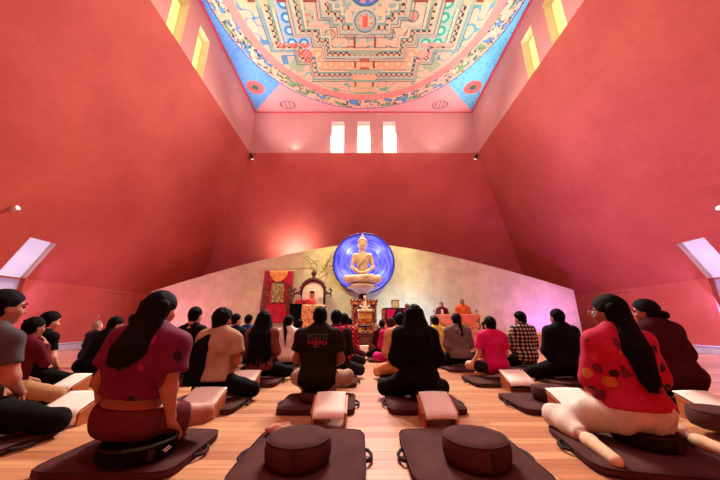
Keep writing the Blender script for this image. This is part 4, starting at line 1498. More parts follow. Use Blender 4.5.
# ------------------------------------------------------------------ buddha statue, blue disc
YD = 11.78
zc = z_at(262.5, YD); rd = 30.3 * depth_at(YD, zc) / FPX
xd = x_at(363.6, YD, zc)
m, nt, b = nodes_of('blue_brushed_disc')
N, L = nt.nodes, nt.links
tc = N.new('ShaderNodeTexCoord'); sp_ = N.new('ShaderNodeSeparateXYZ'); L.new(tc.outputs['Object'], sp_.inputs[0])
at = N.new('ShaderNodeMath'); at.operation = 'ARCTAN2'; L.new(sp_.outputs['X'], at.inputs[0]); L.new(sp_.outputs['Z'], at.inputs[1])
ln_ = N.new('ShaderNodeVectorMath'); ln_.operation = 'LENGTH'; L.new(tc.outputs['Object'], ln_.inputs[0])
cb = N.new('ShaderNodeCombineXYZ')
m1 = N.new('ShaderNodeMath'); m1.operation = 'MULTIPLY'; m1.inputs[1].default_value = 1.4; L.new(at.outputs[0], m1.inputs[0])
m2 = N.new('ShaderNodeMath'); m2.operation = 'MULTIPLY'; m2.inputs[1].default_value = 9.0; L.new(ln_.outputs['Value'], m2.inputs[0])
L.new(m1.outputs[0], cb.inputs['X']); L.new(m2.outputs[0], cb.inputs['Y'])
nz = N.new('ShaderNodeTexNoise'); nz.inputs['Scale'].default_value = 1.3; nz.inputs['Detail'].default_value = 6; L.new(cb.outputs[0], nz.inputs['Vector'])
rp = N.new('ShaderNodeValToRGB'); e = rp.color_ramp.elements
e[0].position = 0.36; e[0].color = lin((30, 40, 190)); e[1].position = 0.66; e[1].color = lin((120, 130, 250))
L.new(nz.outputs['Fac'], rp.inputs['Fac']); L.new(rp.outputs['Color'], b.inputs['Base Color'])
b.inputs['Roughness'].default_value = 0.42; b.inputs['Metallic'].default_value = 0.15
M_DISC = m
disc = thing('halo_disc', 'round blue disc behind the seated statue on the gold wall', 'disc', (xd, YD, zc))
RX = Matrix.Rotation(PI / 2, 3, 'X')      # z axis -> -y
mb = MB()
mb.lathe([(rd, -0.20), (rd, 0.0), (rd * 0.985, 0.02), (rd * 0.97, 0.012), (rd * 0.9, -0.015), (rd * 0.6, -0.05), (rd * 0.3, -0.07), (0.02, -0.075)], seg=72, M=RX)
mb.build('dish', M_DISC, disc)
mb = MB(); mb.tube([(rd * math.cos(a), -0.015, rd * math.sin(a)) for a in [2 * PI * k / 72 for k in range(73)]], 0.035, 8, caps=False)
mb.build('rim', mat('disc_rim', (24, 26, 120), 0.4, 0.08), disc)

M_STAT = mat('statue_gilt', (200, 164, 132), 0.5, 0.06, 6, spec=0.4)
YS = 11.2
zb_, zt_ = z_at(285, YS), z_at(233.5, YS)
st = thing('buddha_statue', 'seated cross-legged tan statue with hands in its lap before the blue disc', 'statue', (x_at(362.5, YS, 3), YS, zb_), PI)
uh = 1.01
sx_ = 38.5 * depth_at(YS, zb_) / FPX / 0.84
sz_ = (zt_ - zb_) / uh
bp = [EL((0, 0, 0.12), (0.17, 0.13, 0.12)), EL((0, 0.01, 0.29), (0.122, 0.09, 0.17)), EL((0, 0, 0.47), (0.155, 0.10, 0.13)), RC((-0.165, 0, 0.555), (0.165, 0, 0.555), 0.058, 0.058), RC((0, -0.01, 0.57), (0, 0.0, 0.70), 0.056, 0.05)]
ap = []
for q in (-1, 1):
    ap += [RC((q * 0.178, 0, 0.55), (q * 0.235, 0.02, 0.33), 0.048, 0.040), RC((q * 0.235, 0.02, 0.33), (q * 0.06, 0.21, 0.20), 0.040, 0.028), EL((q * 0.02, 0.23, 0.20), (0.06, 0.035, 0.022))]
    ap += [RC((q * 0.10, 0.02, 0.085), (q * 0.335, 0.22, 0.085), 0.095, 0.075), RC((q * 0.335, 0.22, 0.085), (-q * 0.08, 0.30, 0.12 if q > 0 else 0.07), 0.07, 0.045), RC((-q * 0.08, 0.30, 0.12 if q > 0 else 0.07), (-q * 0.22, 0.25, 0.15 if q > 0 else 0.09), 0.04, 0.03)]
lo, X_, Y_, Z_ = grid_for(bp + ap, 0.013)
D_ = union(bp, X_, Y_, Z_, 0.05)
for p in ap: D_ = smin(D_, prim_eval(p, X_, Y_, Z_), 0.025)
V1, F1 = surfnet(D_, lo, 0.013)
hv, hf = head_mesh(0.0085)
V_, F_ = merge([(V1, F1), (hv * np.array((1.3, 1.2, 1.0)) + np.array((0, 0.01, 0.79)), hf)])
scl = np.array((sx_, sx_, sz_))
mesh_np('body', V_ * scl, F_, M_STAT, st)
cv, cf = hair_cap(0.0085, 'short')
u1, u2 = None, None
tp = [EL((0, -0.01, 0.925), (0.055, 0.05, 0.05))]
lo, X_, Y_, Z_ = grid_for(tp, 0.008)
V2, F2 = surfnet(union(tp, X_, Y_, Z_, 0.02), lo, 0.008)
V_, F_ = merge([(cv * np.array((1.3, 1.2, 1.0)) + np.array((0, 0.01, 0.79)), cf), (V2, F2)])
mesh_np('hair', V_ * scl, F_, mat('statue_hair', (196, 150, 112), 0.5, 0.15, 40, 0.5, 50), st)
mb = MB(); mb.lathe([(0.022, 0.95), (0.024, 0.965), (0.012, 0.985), (0.003, 1.01)], seg=12)
o = mb.build('finial', M_STAT, st); o.scale = (sx_, sx_, sz_)
# robe fold across the chest and over the legs
ss = [RC((-0.11, 0.09, 0.56), (0.02, 0.122, 0.42), 0.016, 0.016), RC((0.02, 0.122, 0.42), (0.135, 0.07, 0.30), 0.016, 0.014)]
lo, X_, Y_, Z_ = grid_for(ss, 0.008)
V2, F2 = surfnet(union(ss, X_, Y_, Z_, 0.02), lo, 0.008)
mesh_np('robe_hem', V2 * scl, F2, M_STAT, st)
# lotus seat and dark bracket that carry the statue
br = thing('statue_bracket', 'dark bracket carrying the seated statue above the shrine', 'bracket', (x_at(362.5, YS, 3), YS, 0))
mb = MB()
zt2 = zb_ - 0.005
for k in range(14):
    a = 2 * PI * k / 14
    mb.lathe([(0.01, -0.07), (0.11, -0.03), (0.13, 0.02), (0.06, 0.055), (0.005, 0.07)], c=(0.50 * math.cos(a), 0.40 * math.sin(a) + 0.1 * -1, zt2 - 0.11), seg=8)
mb.lathe([(0.16, -0.34), (0.34, -0.24), (0.50, -0.12), (0.56, -0.05), (0.54, 0.0)], c=(0, -0.1, zt2 - 0.02), seg=28)
mb.build('lotus_seat', M_STAT, br)
mb = MB()
zb2 = z_at(298, YS)
mb.tube([(0, -0.1, zt2 - 0.32), (0, -0.05, zb2 - 0.02)], [0.13, 0.16], 14)
mb.tube([(0, -0.05, zb2), (0, 0.77, zb2 + 0.05)], 0.09, 12)
mb.build('arm', mat('bracket_dark', (46, 24, 30), 0.5, 0.1), br)

# ------------------------------------------------------------------ shrine under the statue
M_CARVE = pattern_mat('carved_painted_wood', (150, 70, 44), [(196, 140, 70), (120, 40, 36), (214, 170, 110), (90, 50, 36), (176, 60, 50)], 16, 0.5, 0.5)
M_GILT = mat('gilt', (222, 170, 96), 0.4, 0.15, 12, 0.3, 40, metal=0.3)
M_REDLAC = mat('red_lacquer', (150, 30, 34), 0.4, 0.1)
M_DARKWOOD = mat('dark_wood', (74, 34, 28), 0.5, 0.15, 4, stretch=(1, 1, 6))
YR = 10.75
zt_ = z_at(300.5, YR)
xa, xb = x_at(350.5, YR, 1.5), x_at(377.5, YR, 1.5)
w_ = xb - xa; xm = (xa + xb) / 2
sh = thing('shrine', 'ornate carved gilt shrine standing under the seated statue', 'shrine', (xm, YR, DZT))
H_ = zt_ - DZT
mb = MB(); mb.box((0, 0.1, 0.14), (w_ * 1.05, 0.5, 0.28), bev=0.02); mb.build('base', M_CARVE, sh)
mb = MB(); mb.box((0, 0.3, 0.28 + (H_ - 0.28) / 2), (w_ * 0.9, 0.05, H_ - 0.30), bev=0.01); mb.build('back_panel', M_REDLAC, sh)
for q in (-1, 1):
    mb = MB()
    mb.lathe([(0.075, 0.28), (0.075, 0.33), (0.05, 0.36), (0.055, 0.6), (0.045, H_ * 0.62), (0.06, H_ * 0.66), (0.045, H_ * 0.7), (0.05, H_ * 0.86), (0.08, H_ * 0.9)], c=(q * w_ * 0.42, 0.06, 0), seg=14)
    mb.build('pillar', M_CARVE, sh)
mb = MB(); mb.box((0, 0.14, H_ - 0.08), (w_ * 1.02, 0.42, 0.14), bev=0.02)
for k in range(9):
    mb.lathe([(0.005, 0.0), (0.05, 0.01), (0.04, 0.05), (0.004, 0.09)], c=(w_ * (k / 8 - 0.5) * 0.95, -0.05, H_ - 0.03), seg=8)
mb.build('cornice', M_CARVE, sh)
mb = MB()
for k in range(13):
    a = PI * k / 12
    mb.lathe([(0.01, -0.05), (0.05, -0.02), (0.05, 0.03), (0.01, 0.06)], c=(w_ * 0.36 * math.cos(a), 0.22, H_ * 0.66 + 0.22 * math.sin(a)), seg=8)
mb.build('carved_arch', M_GILT, sh)
def small_buddha(label, X, Y, Z, sc3, m):
    o = mesh_np('statuette', np.concatenate([V1, hv * 0.95 + np.array((0, 0.01, 0.79))]) * sc3, np.concatenate([F1, hf + len(V1)]), m)
    o.location = (X, Y, Z); o.rotation_euler = (0, 0, PI)
    return tag(o, label, 'statuette')
M_IVORY = mat('ivory_statuette', (236, 206, 176), 0.5, 0.08)
small_buddha('pale seated statuette inside the ornate shrine', xm + 0.03, YR - 0.02, DZT + 0.74, 0.70, M_IVORY)
mb = MB(); mb.box((0.03, 0.0, 0.39), (w_ * 0.62, 0.38, 0.22), bev=0.015); mb.build('lower_step', M_CARVE, sh)
mb = MB(); mb.box((0.03, 0.02, 0.62), (w_ * 0.50, 0.36, 0.24), bev=0.015); mb.build('upper_step', M_GILT, sh)

# offering table in front with bowls, flowers and candles
YO = 9.78
zo = z_at(333, YO)
xa, xb = x_at(343, YO, 0.5), x_at(388, YO, 0.5)
ot = thing('offering_table', 'long dark brown altar table with offerings in front of the shrine', 'table', ((xa + xb) / 2, YO, 0))
W_ = xb - xa
mb = MB(); mb.box((0, 0, zo - 0.025), (W_, 0.40, 0.05), bev=0.01); mb.build('top', M_DARKWOOD, ot)
mb = MB(); mb.box((0, -0.02, zo / 2 - 0.03), (W_ * 0.96, 0.32, zo - 0.06), bev=0.008); mb.build('front_panel', M_DARKWOOD, ot)
mb = MB()
for k in range(5):
    mb.box((W_ * 0.19 * (k - 2), -0.185, zo * 0.48), (W_ * 0.17, 0.02, zo * 0.6), bev=0.008)
mb.box((0, -0.19, zo * 0.86), (W_ * 0.95, 0.02, 0.02))
mb.build('moulding', mat('table_moulding', (110, 58, 42), 0.5, 0.1), ot)
rnd = random.Random(11)
M_BRASS = mat('brass', (226, 176, 110), 0.35, 0.08, metal=0.6)
M_PETAL = [mat('petal_' + n, c, 0.7, 0.1, 20) for n, c in (('white', (250, 226, 206)), ('red', (206, 50, 52)), ('pink', (236, 140, 130)))]
NB_ = 9
for k in range(NB_):
    x = (xa + xb) / 2 + W_ * 0.46 * (2 * k / (NB_ - 1) - 1)
    mb = MB(); mb.lathe([(0.03, 0), (0.032, 0.01), (0.02, 0.018), (0.045, 0.04), (0.058, 0.07), (0.05, 0.07), (0.03, 0.045), (0.004, 0.035)], seg=16)
    o = mb.build('offering_bowl', M_BRASS); o.location = (x, YO - 0.13, zo + 0.001)
    tag(o, 'brass offering bowl, %s from the left on the dark altar table' % ('first second third fourth fifth sixth seventh eighth ninth'.split()[k]), 'bowl', 'brass bowls on the altar table')
vx = [-0.47, -0.34, -0.21, 0.23, 0.35, 0.47]
vlab = ['leftmost on the altar table', 'second from the left on the altar table', 'left beside the dark tray', 'right beside the dark tray', 'second from the right on the altar table', 'rightmost on the altar table']
for k, fx in enumerate(vx):
    x = (xa + xb) / 2 + W_ * fx
    v = thing('flower_vase', 'small vase of %s flowers, %s' % (('white', 'red', 'pink')[k % 3], vlab[k]), 'flowers', (x, YO + 0.06, zo + 0.001), 0, 'flower vases on the altar table')
    mb = MB(); mb.lathe([(0.035, 0), (0.05, 0.03), (0.055, 0.07), (0.03, 0.12), (0.036, 0.14)], seg=14); mb.build('vase', M_BRASS, v)
    mb = MB()
    for j in range(9):
        a, rr = rnd.uniform(0, 6.28), rnd.uniform(0.0, 0.085)
        cx, cy, cz = rr * math.cos(a), rr * math.sin(a), 0.19 + rnd.uniform(0, 0.09)
        for t in range(5):
            b_ = t * 1.257
            mb.lathe([(0.002, -0.008), (0.018, -0.003), (0.02, 0.004), (0.002, 0.01)], c=(cx + 0.018 * math.cos(b_), cy + 0.018 * math.sin(b_), cz), seg=6)
        mb.tube([(0, 0, 0.12), (cx, cy, cz)], 0.003, 4)
    mb.build('blossoms', M_PETAL[k % 3], v)
tr = thing('offering_tray', 'dark lacquer tray standing at the middle of the altar table', 'tray', (xm + 0.03, YO + 0.08, zo))
mb = MB(); mb.lathe([(0.14, 0), (0.15, 0.02), (0.05, 0.04), (0.04, 0.16), (0.10, 0.20)], seg=20); mb.build('foot', M_DARKWOOD, tr)
mb = MB(); mb.box((0, 0, 0.225), (0.46, 0.22, 0.06), bev=0.02); mb.build('tray_top', mat('black_lacquer', (26, 22, 30), 0.3, 0.1), tr)
bx = thing('donation_box', 'small cream box on the floor at the end of the aisle', 'box', (x_at(364, 9.25, 0.1), 9.3, 0))
mb = MB(); mb.box((0, 0, 0.085), (0.26, 0.18, 0.17), bev=0.008); mb.build('body', M_PAPER, bx)
mb = MB(); mb.box((0, 0, 0.18), (0.28, 0.20, 0.02), bev=0.005); mb.build('lid', M_PAPER, bx)

# ------------------------------------------------------------------ hanging banner
YB = 11.93
M_BROC = pattern_mat('red_brocade', (176, 24, 48), [(206, 120, 60), (120, 20, 40), (200, 40, 70), (160, 90, 50)], 13, 0.34, 0.7)
M_BROC2 = pattern_mat('green_brocade', (110, 64, 52), [(150, 120, 70), (90, 40, 40), (176, 60, 60)], 18, 0.4, 0.7)
za, zb3 = z_at(271, YB), z_at(323, YB)
bx0, bx1 = x_at(265.2, YB, za), x_at(293.6, YB, za)
bn = thing('hanging_banner', 'tall red brocade hanging banner with a painted centre on the gold wall', 'banner', ((bx0 + bx1) / 2, YB, za))
bw, bh = bx1 - bx0, za - zb3
def cloth_panel(name, x0, x1, z0, z1, y, m, amp=0.012, nf=6, flare=0.0):
    mb = MB()
    def fn(u, v):
        x = x0 + (x1 - x0) * u
        x *= 1 + flare * v
        return (x, y + amp * math.sin(u * nf * PI) * (0.4 + 0.6 * v), z0 + (z1 - z0) * v)
    mb.grid(fn, 24, 20)
    o = mb.build(name, m, bn)
    s_ = o.modifiers.new('s', 'SOLIDIFY'); s_.thickness = 0.008
    return o
cloth_panel('back_cloth', -bw * 0.5, bw * 0.5, 0, -bh, 0.0, M_BROC, 0.008, 5, 0.10)
cloth_panel('side_strip', -bw * 0.50, -bw * 0.30, -0.03, -bh * 0.78, -0.03, M_BROC2, 0.010, 4, 0.10)
cloth_panel('side_strip', bw * 0.30, bw * 0.50, -0.03, -bh * 0.78, -0.03, M_BROC2, 0.010, 4, 0.10)
cloth_panel('painting', -bw * 0.22, bw * 0.22, -bh * 0.24, -bh * 0.62, -0.03, pattern_mat('painted_cloth', (146, 140, 80), [(200, 180, 110), (90, 110, 70), (176, 90, 60), (220, 200, 150)], 15, 0.5, 0.7), 0.003, 3)
cloth_panel('lower_cloth', -bw * 0.34, bw * 0.34, -bh * 0.66, -bh, -0.04, mat('red_silk', (196, 30, 48), 0.6, 0.12, 5), 0.012, 9, 0.06)
mb = MB()
def fn(u, v):
    x = (u - 0.5) * bw * 0.62
    dr_ = 0.14 + 0.34 * (1 - (2 * u - 1) ** 2)
    return (x, -0.06 - 0.03 * math.sin(v * PI) - 0.012 * math.sin(v * 9), -0.01 - dr_ * v)
mb.grid(fn, 20, 12)
o = mb.build('yellow_swag', mat('saffron_silk', (246, 150, 60), 0.6, 0.12, 8, rgb2=(250, 200, 110)), bn); s_ = o.modifiers.new('s', 'SOLIDIFY'); s_.thickness = 0.008
mb = MB()
for q in (-1, 1):
    def fn(u, v, q=q):
        x = q * (0.16 + 0.84 * u) * bw * 0.5 * (0.35 + 0.65 * u)
        return (x, -0.05 - 0.015 * math.sin(u * 6), -0.02 - v * (0.18 + 0.5 * u))
    mb.grid(fn, 10, 10)
o = mb.build('magenta_swag', mat('magenta_silk', (206, 24, 70), 0.6, 0.12, 8), bn); s_ = o.modifiers.new('s', 'SOLIDIFY'); s_.thickness = 0.008
mb = MB(); mb.tube([(-bw * 0.55, -0.01, 0.01), (bw * 0.55, -0.01, 0.01)], 0.022, 8); mb.build('rod', M_GILT, bn)
mb = MB()
mb.lathe([(0.02, 0.0), (0.10, 0.02), (0.12, 0.08), (0.07, 0.15), (0.08, 0.22), (0.05, 0.29), (0.055, 0.33), (0.03, 0.39), (0.004, 0.41)], c=(0, -0.02, -bh * 0.56), seg=12)
o = mb.build('painted_figure', mat('figure_gold', (226, 206, 160), 0.7, 0.1), bn); o.scale = (1, 0.25, 1)

# ------------------------------------------------------------------ carved throne with portrait
YT = 11.3
M_THR = mat('carved_red_wood', (84, 22, 28), 0.45, 0.14, 9, 0.4, 20)
zt_ = z_at(279, YT); zs_ = z_at(306, YT)
tx = x_at(312, YT, 2)
tw = 25.5 * depth_at(YT, 2) / FPX
th = thing('carved_throne', 'carved dark red throne with arched back beside the hanging banner', 'throne', (tx, YT, DZT))
hz = zs_ - DZT
mb = MB(); mb.box((0, 0, hz / 2), (tw * 0.98, 0.7, hz), bev=0.02); mb.build('seat_base', M_THR, th)
R1 = tw * 0.46
zarc = zt_ - DZT - R1
pts = [(-R1, 0.25, hz)] + [(R1 * math.cos(a), 0.25, zarc + R1 * math.sin(a)) for a in [PI - PI * k / 20 for k in range(21)]] + [(R1, 0.25, hz)]
mb = MB(); mb.tube(pts, [0.05] + [0.05 + 0.055 * math.sin(PI * k / 20) for k in range(21)] + [0.05], 10)
for k in range(11):
    a = PI * k / 10
    mb.lathe([(0.005, -0.06), (0.05, -0.02), (0.05, 0.02), (0.005, 0.06)], c=((R1 + 0.05) * math.cos(a), 0.22, zarc + (R1 + 0.05) * math.sin(a)), seg=8)
mb.build('back_arch', M_THR, th)
mb = MB(); mb.lathe([(0.05, -0.02), (0.07, 0.03), (0.045, 0.07), (0.10, 0.14), (0.12, 0.20), (0.07, 0.29), (0.006, 0.37)], c=(0, 0.25, zt_ - DZT + 0.07), seg=14); mb.build('finial', M_THR, th)
for q in (-1, 1):
    mb = MB()
    zz = z_at(293, YT) - DZT
    p = [(q * R1, 0.1, zz - 0.02), (q * (R1 + 0.14), 0.1, zz + 0.02), (q * (R1 + 0.25), 0.1, zz - 0.02), (q * (R1 + 0.31), 0.1, zz + 0.10), (q * (R1 + 0.24), 0.1, zz + 0.18), (q * (R1 + 0.18), 0.1, zz + 0.12)]
    mb.tube(p, [0.05, 0.045, 0.045, 0.04, 0.035, 0.02], 8)
    mb.tube([(q * (R1 + 0.27), 0.1, zz - 0.16), (q * (R1 + 0.27), 0.1, zz + 0.24)], [0.028, 0.02], 8)
    mb.build('side_scroll', M_THR, th)
vs = [(-R1 * 0.93, 0, hz)] + [(R1 * 0.93 * math.cos(a), 0, zarc + R1 * 0.93 * math.sin(a)) for a in [PI - PI * k / 20 for k in range(21)]] + [(R1 * 0.93, 0, hz)]
mb = MB(); n = len(vs)
mb.add([(x, 0.24, z) for (x, y, z) in vs] + [(x, 0.29, z) for (x, y, z) in vs], [list(range(n)), list(range(n, 2 * n))[::-1]] + [(i, n + i, n + (i + 1) % n, (i + 1) % n) for i in range(n)])
mb.build('back_panel', mat('white_silk', (246, 228, 208), 0.7, 0.05), th)
pf = thing('portrait_picture', 'portrait picture of a robed person standing on the carved throne', 'picture', (tx - 0.06, YT + 0.06, DZT + hz + 0.005))
ph_, pw_ = 0.62, 0.60
mb = MB(); mb.box((0, 0, ph_ / 2), (pw_, 0.03, ph_), bev=0.006); mb.build('board', mat('portrait_ground', (240, 214, 196), 0.6, 0.05), pf)
mb = MB(); mb.lathe([(0.01, -0.13), (0.08, -0.10), (0.105, 0.0), (0.085, 0.09), (0.01, 0.12)], c=(0.06, 0, 0), seg=16)
o = mb.build('painted_face', M_SKIN['tan'], pf); o.scale = (1, 0.12, 1); o.location = (0, -0.022, 0.42)
mb = MB(); mb.lathe([(0.01, -0.05), (0.09, -0.03), (0.105, 0.03), (0.06, 0.08), (0.01, 0.09)], c=(0.06, 0, 0), seg=16)
o = mb.build('painted_hair', M_HAIR['black'], pf); o.scale = (1, 0.12, 0.7); o.location = (0, -0.026, 0.52)
mb = MB()
mb.poly([(-0.20, -0.02, 0.0), (0.28, -0.02, 0.0), (0.22, -0.02, 0.26), (0.10, -0.02, 0.31), (0.0, -0.02, 0.31), (-0.12, -0.02, 0.25)])
mb.build('painted_robe', mat('painted_robe', (226, 120, 100), 0.7, 0.1), pf)
rc = thing('folded_robe', 'folded coral red cloth lying in front of the portrait on the throne', 'cloth', (tx - 0.22, YT - 0.22, DZT + hz + 0.004))
mb = MB(); mb.box((0, 0, 0.12), (0.72, 0.2, 0.24), bev=0.05); mb.build('cloth_pile', mat('coral_cloth', (214, 62, 58), 0.8, 0.12), rc)
mb = MB(); mb.tube([(-0.14, -0.105, 0.22), (0.0, -0.115, 0.10), (0.14, -0.105, 0.22)], 0.022, 8); mb.build('dark_sash', K_DKMAROON, rc)
tb = thing('draped_table', 'small table draped in gold and orange brocade in front of the carved throne', 'table', (x_at(314, 10.4, 1), 10.4, DZT))
zt3 = z_at(305.5, 10.4) - DZT
M_GOLDBROC = pattern_mat('gold_brocade', (236, 170, 110), [(214, 110, 60), (250, 214, 150), (200, 140, 80), (120, 100, 70)], 9, 0.4, 0.7)
tw2 = 22 * depth_at(10.4, 1) / FPX
mb = MB(); mb.box((0, 0, zt3 - 0.02), (tw2, 0.5, 0.04), bev=0.01); mb.build('top', M_DARKWOOD, tb)
for (a_, b_) in ((-1, -1), (1, -1), (1, 1), (-1, 1)):
    mb = MB(); mb.box((a_ * (tw2 / 2 - 0.04), b_ * 0.2, zt3 / 2 - 0.02), (0.05, 0.05, zt3 - 0.04), bev=0.005); mb.build('leg', M_DARKWOOD, tb)
mb = MB()
def drape(w, d, top, drop):
    def fn(u, v):
        # front and top of a cloth in one sheet
        s_ = v * (d + drop)
        x = (u - 0.5) * w
        if s_ < d: return (x, d / 2 - s_, top + 0.006)
        f = s_ - d
        return (x * (1 + 0.03 * f), -d / 2 - 0.012 - 0.02 * math.sin(u * 9 * PI) * f / max(drop, 1e-3), top + 0.006 - f)
    return fn
mb.grid(drape(tw2 * 1.02, 0.5, zt3, zt3 * 0.92), 30, 24)
o = mb.build('table_cover', M_GOLDBROC, tb); s_ = o.modifiers.new('s', 'SOLIDIFY'); s_.thickness = 0.008
bs = thing('black_stand', 'narrow black stand between the banner and the draped gold table', 'stand', (x_at(296, 10.6, 1), 10.6, DZT))
zt4 = z_at(304, 10.6) - DZT
mb = MB(); mb.box((0, 0, zt4 - 0.02), (0.5, 0.4, 0.04), bev=0.008); mb.build('top', K_BLACK, bs)
mb = MB(); mb.box((0, 0.02, zt4 / 2 - 0.02), (0.44, 0.34, zt4 - 0.04), bev=0.01); mb.build('cabinet', K_BLACK, bs)

# ------------------------------------------------------------------ dark cabinet with pink drape, framed picture, bowl
YK = 10.5
ck = thing('altar_cabinet', 'black cabinet with a magenta drape right of the shrine', 'cabinet', (x_at(399, YK, 1), YK, DZT))
zt5 = z_at(308, YK) - DZT
kw = 30 * depth_at(YK, 1) / FPX
mb = MB(); mb.box((0, 0, zt5 / 2), (kw, 0.5, zt5 - 0.04), bev=0.015); mb.build('body', mat('black_lacquer_cabinet', (22, 16, 24), 0.35, 0.1), ck)
mb = MB(); mb.box((0, 0, zt5 - 0.02), (kw * 1.05, 0.55, 0.04), bev=0.01); mb.build('top', M_DARKWOOD, ck)
mb = MB(); mb.box((-kw * 0.5 - 0.02, -0.02, zt5 / 2), (0.12, 0.5, zt5 - 0.06), bev=0.02); mb.build('carved_side', M_CARVE, ck)
for q in (-1, 1):
    mb = MB()
    def fn(u, v, q=q):
        x = q * kw * (0.42 - 0.36 * (v ** 0.8) * u * 0.0 - 0.30 * u * (1 - 0.55 * v))
        return (x, -0.265 - 0.015 * math.sin(u * 7), zt5 - 0.06 - v * 0.36)
    mb.grid(fn, 10, 12)
    o = mb.build('drape', K_MAGENTA, ck); s_ = o.modifiers.new('s', 'SOLIDIFY'); s_.thickness = 0.008
fp = thing('framed_picture', 'small gilt framed picture standing on the black cabinet', 'picture', (x_at(395, YK, 2), YK + 0.05, DZT + zt5))
fw, fh = 8 * depth_at(YK, 1.5) / FPX, z_at(299.5, YK) - zt5 - DZT
mb = MB()
for (cx, cz, sx, sz) in ((0, 0.02, fw, 0.04), (0, fh - 0.02, fw, 0.04), (-fw / 2 + 0.02, fh / 2, 0.04, fh - 0.08), (fw / 2 - 0.02, fh / 2, 0.04, fh - 0.08)):
    mb.box((cx, 0, cz), (sx, 0.03, sz), bev=0.006)
mb.build('frame', mat('gilt_frame', (176, 130, 70), 0.4, 0.1), fp)
mb = MB(); mb.box((0, 0.006, fh / 2), (fw - 0.07, 0.01, fh - 0.07)); mb.build('picture_sheet', mat('pale_picture', (222, 206, 160), 0.6, 0.12, 6), fp)
rb = thing('offering_jar', 'small dark red jar with a lid on the black cabinet', 'jar', (x_at(406.5, YK, 2), YK, DZT + zt5))
mb = MB(); mb.lathe([(0.05, 0), (0.09, 0.03), (0.10, 0.08), (0.08, 0.11)], seg=16); mb.build('body', M_REDLAC, rb)
mb = MB(); mb.lathe([(0.085, 0.11), (0.05, 0.14), (0.015, 0.15), (0.02, 0.17), (0.004, 0.185)], seg=16); mb.build('lid', M_DARKWOOD, rb)

# ------------------------------------------------------------------ draped tables of the two robed people, microphones
YQ = 10.35
zq = z_at(315, YQ) - DZT
for (p0, p1, who, m_) in ((433, 455.5, 'maroon', mat('pale_orange_silk', (236, 150, 122), 0.7, 0.1, 6)), (456, 478.5, 'orange', mat('coral_silk', (232, 124, 92), 0.7, 0.1, 6))):
    x0_, x1_ = x_at(p0, YQ, 1), x_at(p1, YQ, 1)
    w_ = x1_ - x0_
    t = thing('throne_table', 'low carved table draped in orange silk in front of the %s-robed person' % who, 'table', ((x0_ + x1_) / 2, YQ, DZT), 0, 'draped tables on the dais')
    mb = MB(); mb.box((0, 0, zq - 0.02), (w_, 0.42, 0.04), bev=0.01); mb.build('top', M_DARKWOOD, t)
    for q in (-1, 1):
        mb = MB(); mb.lathe([(0.05, 0), (0.055, 0.06), (0.035, 0.1), (0.045, zq * 0.5), (0.03, zq * 0.6), (0.05, zq - 0.05)], c=(q * (w_ / 2 - 0.05), -0.15, 0), seg=12); mb.build('leg', M_CARVE, t)
        mb = MB(); mb.lathe([(0.05, 0), (0.055, 0.06), (0.035, 0.1), (0.045, zq * 0.5), (0.03, zq * 0.6), (0.05, zq - 0.05)], c=(q * (w_ / 2 - 0.05), 0.15, 0), seg=12); mb.build('leg', M_CARVE, t)
    mb = MB(); mb.box((0, -0.16, zq * 0.45), (w_ - 0.12, 0.03, zq * 0.8), bev=0.006); mb.build('front_panel', M_GOLDBROC, t)
    mb = MB()
    def fn(u, v):
        x = (u - 0.5) * w_ * 1.0
        s_ = v * 0.8
        if s_ < 0.42: return (x, 0.21 - s_, zq + 0.006)
        f = (s_ - 0.42) / 0.38
        return (x, -0.222, zq + 0.006 - f * (0.06 + 0.34 * (1 - abs(2 * u - 1))))
    mb.grid(fn, 24, 24)
    o = mb.build('pointed_cloth', m_, t); s_ = o.modifiers.new('s', 'SOLIDIFY'); s_.thickness = 0.006
for (px_, lab) in ((434.5, 'small black microphone on the table of the maroon-robed person'), (477.5, 'small black microphone on the table of the orange-robed person')):
    mc = thing('microphone', lab, 'microphone', (x_at(px_, YQ, 1.2), YQ, DZT + zq + 0.008))
    mb = MB(); mb.lathe([(0.06, 0), (0.06, 0.012), (0.015, 0.02)], seg=16); mb.build('base', K_BLACK, mc)
    mb = MB(); mb.tube([(0, 0, 0.015), (0, 0.0, 0.09), (0, 0.05, 0.13)], 0.008, 8); mb.build('stem', K_BLACK, mc)
    mb = MB(); mb.tube([(0, 0.045, 0.125), (0, 0.07, 0.14), (0, 0.10, 0.155)], [0.022, 0.03, 0.022], 10); mb.build('capsule', K_BLACK, mc)
wt = thing('white_side_table', 'little white cloth-covered side table right of the orange-robed person', 'table', (x_at(487, 10.16, 0.8), 10.16, DZT))
zw = z_at(333, 10.25) - DZT
zw = max(zw, 0.08)
mb = MB(); mb.box((0, 0, zw / 2 + 0.02), (0.36, 0.3, zw + 0.04), bev=0.02); mb.build('cover', mat('white_cover', (246, 226, 206), 0.8, 0.04), wt)
mb = MB(); mb.lathe([(0.12, 0), (0.10, 0.06), (0.02, 0.20), (0.004, 0.24)], c=(0, 0, zw + 0.04), seg=4); mb.build('folded_napkin', M_PAPER, wt)

# wall sockets on the right wall beyond the gold wall
so = thing('wall_socket', 'pale socket plate on the right red wall beside the gold wall', 'socket', (XW1 - 0.012, 12.2, 0.78))
mb = MB(); mb.box((0, 0, 0), (0.02, 0.3, 0.34), bev=0.005); mb.build('plate', mat('socket_plate', (200, 150, 150), 0.5, 0.03), so)
mb = MB(); mb.box((-0.012, 0, -0.02), (0.008, 0.16, 0.16), bev=0.002); mb.build('insert', mat('socket_insert', (110, 50, 56), 0.5, 0.03), so)

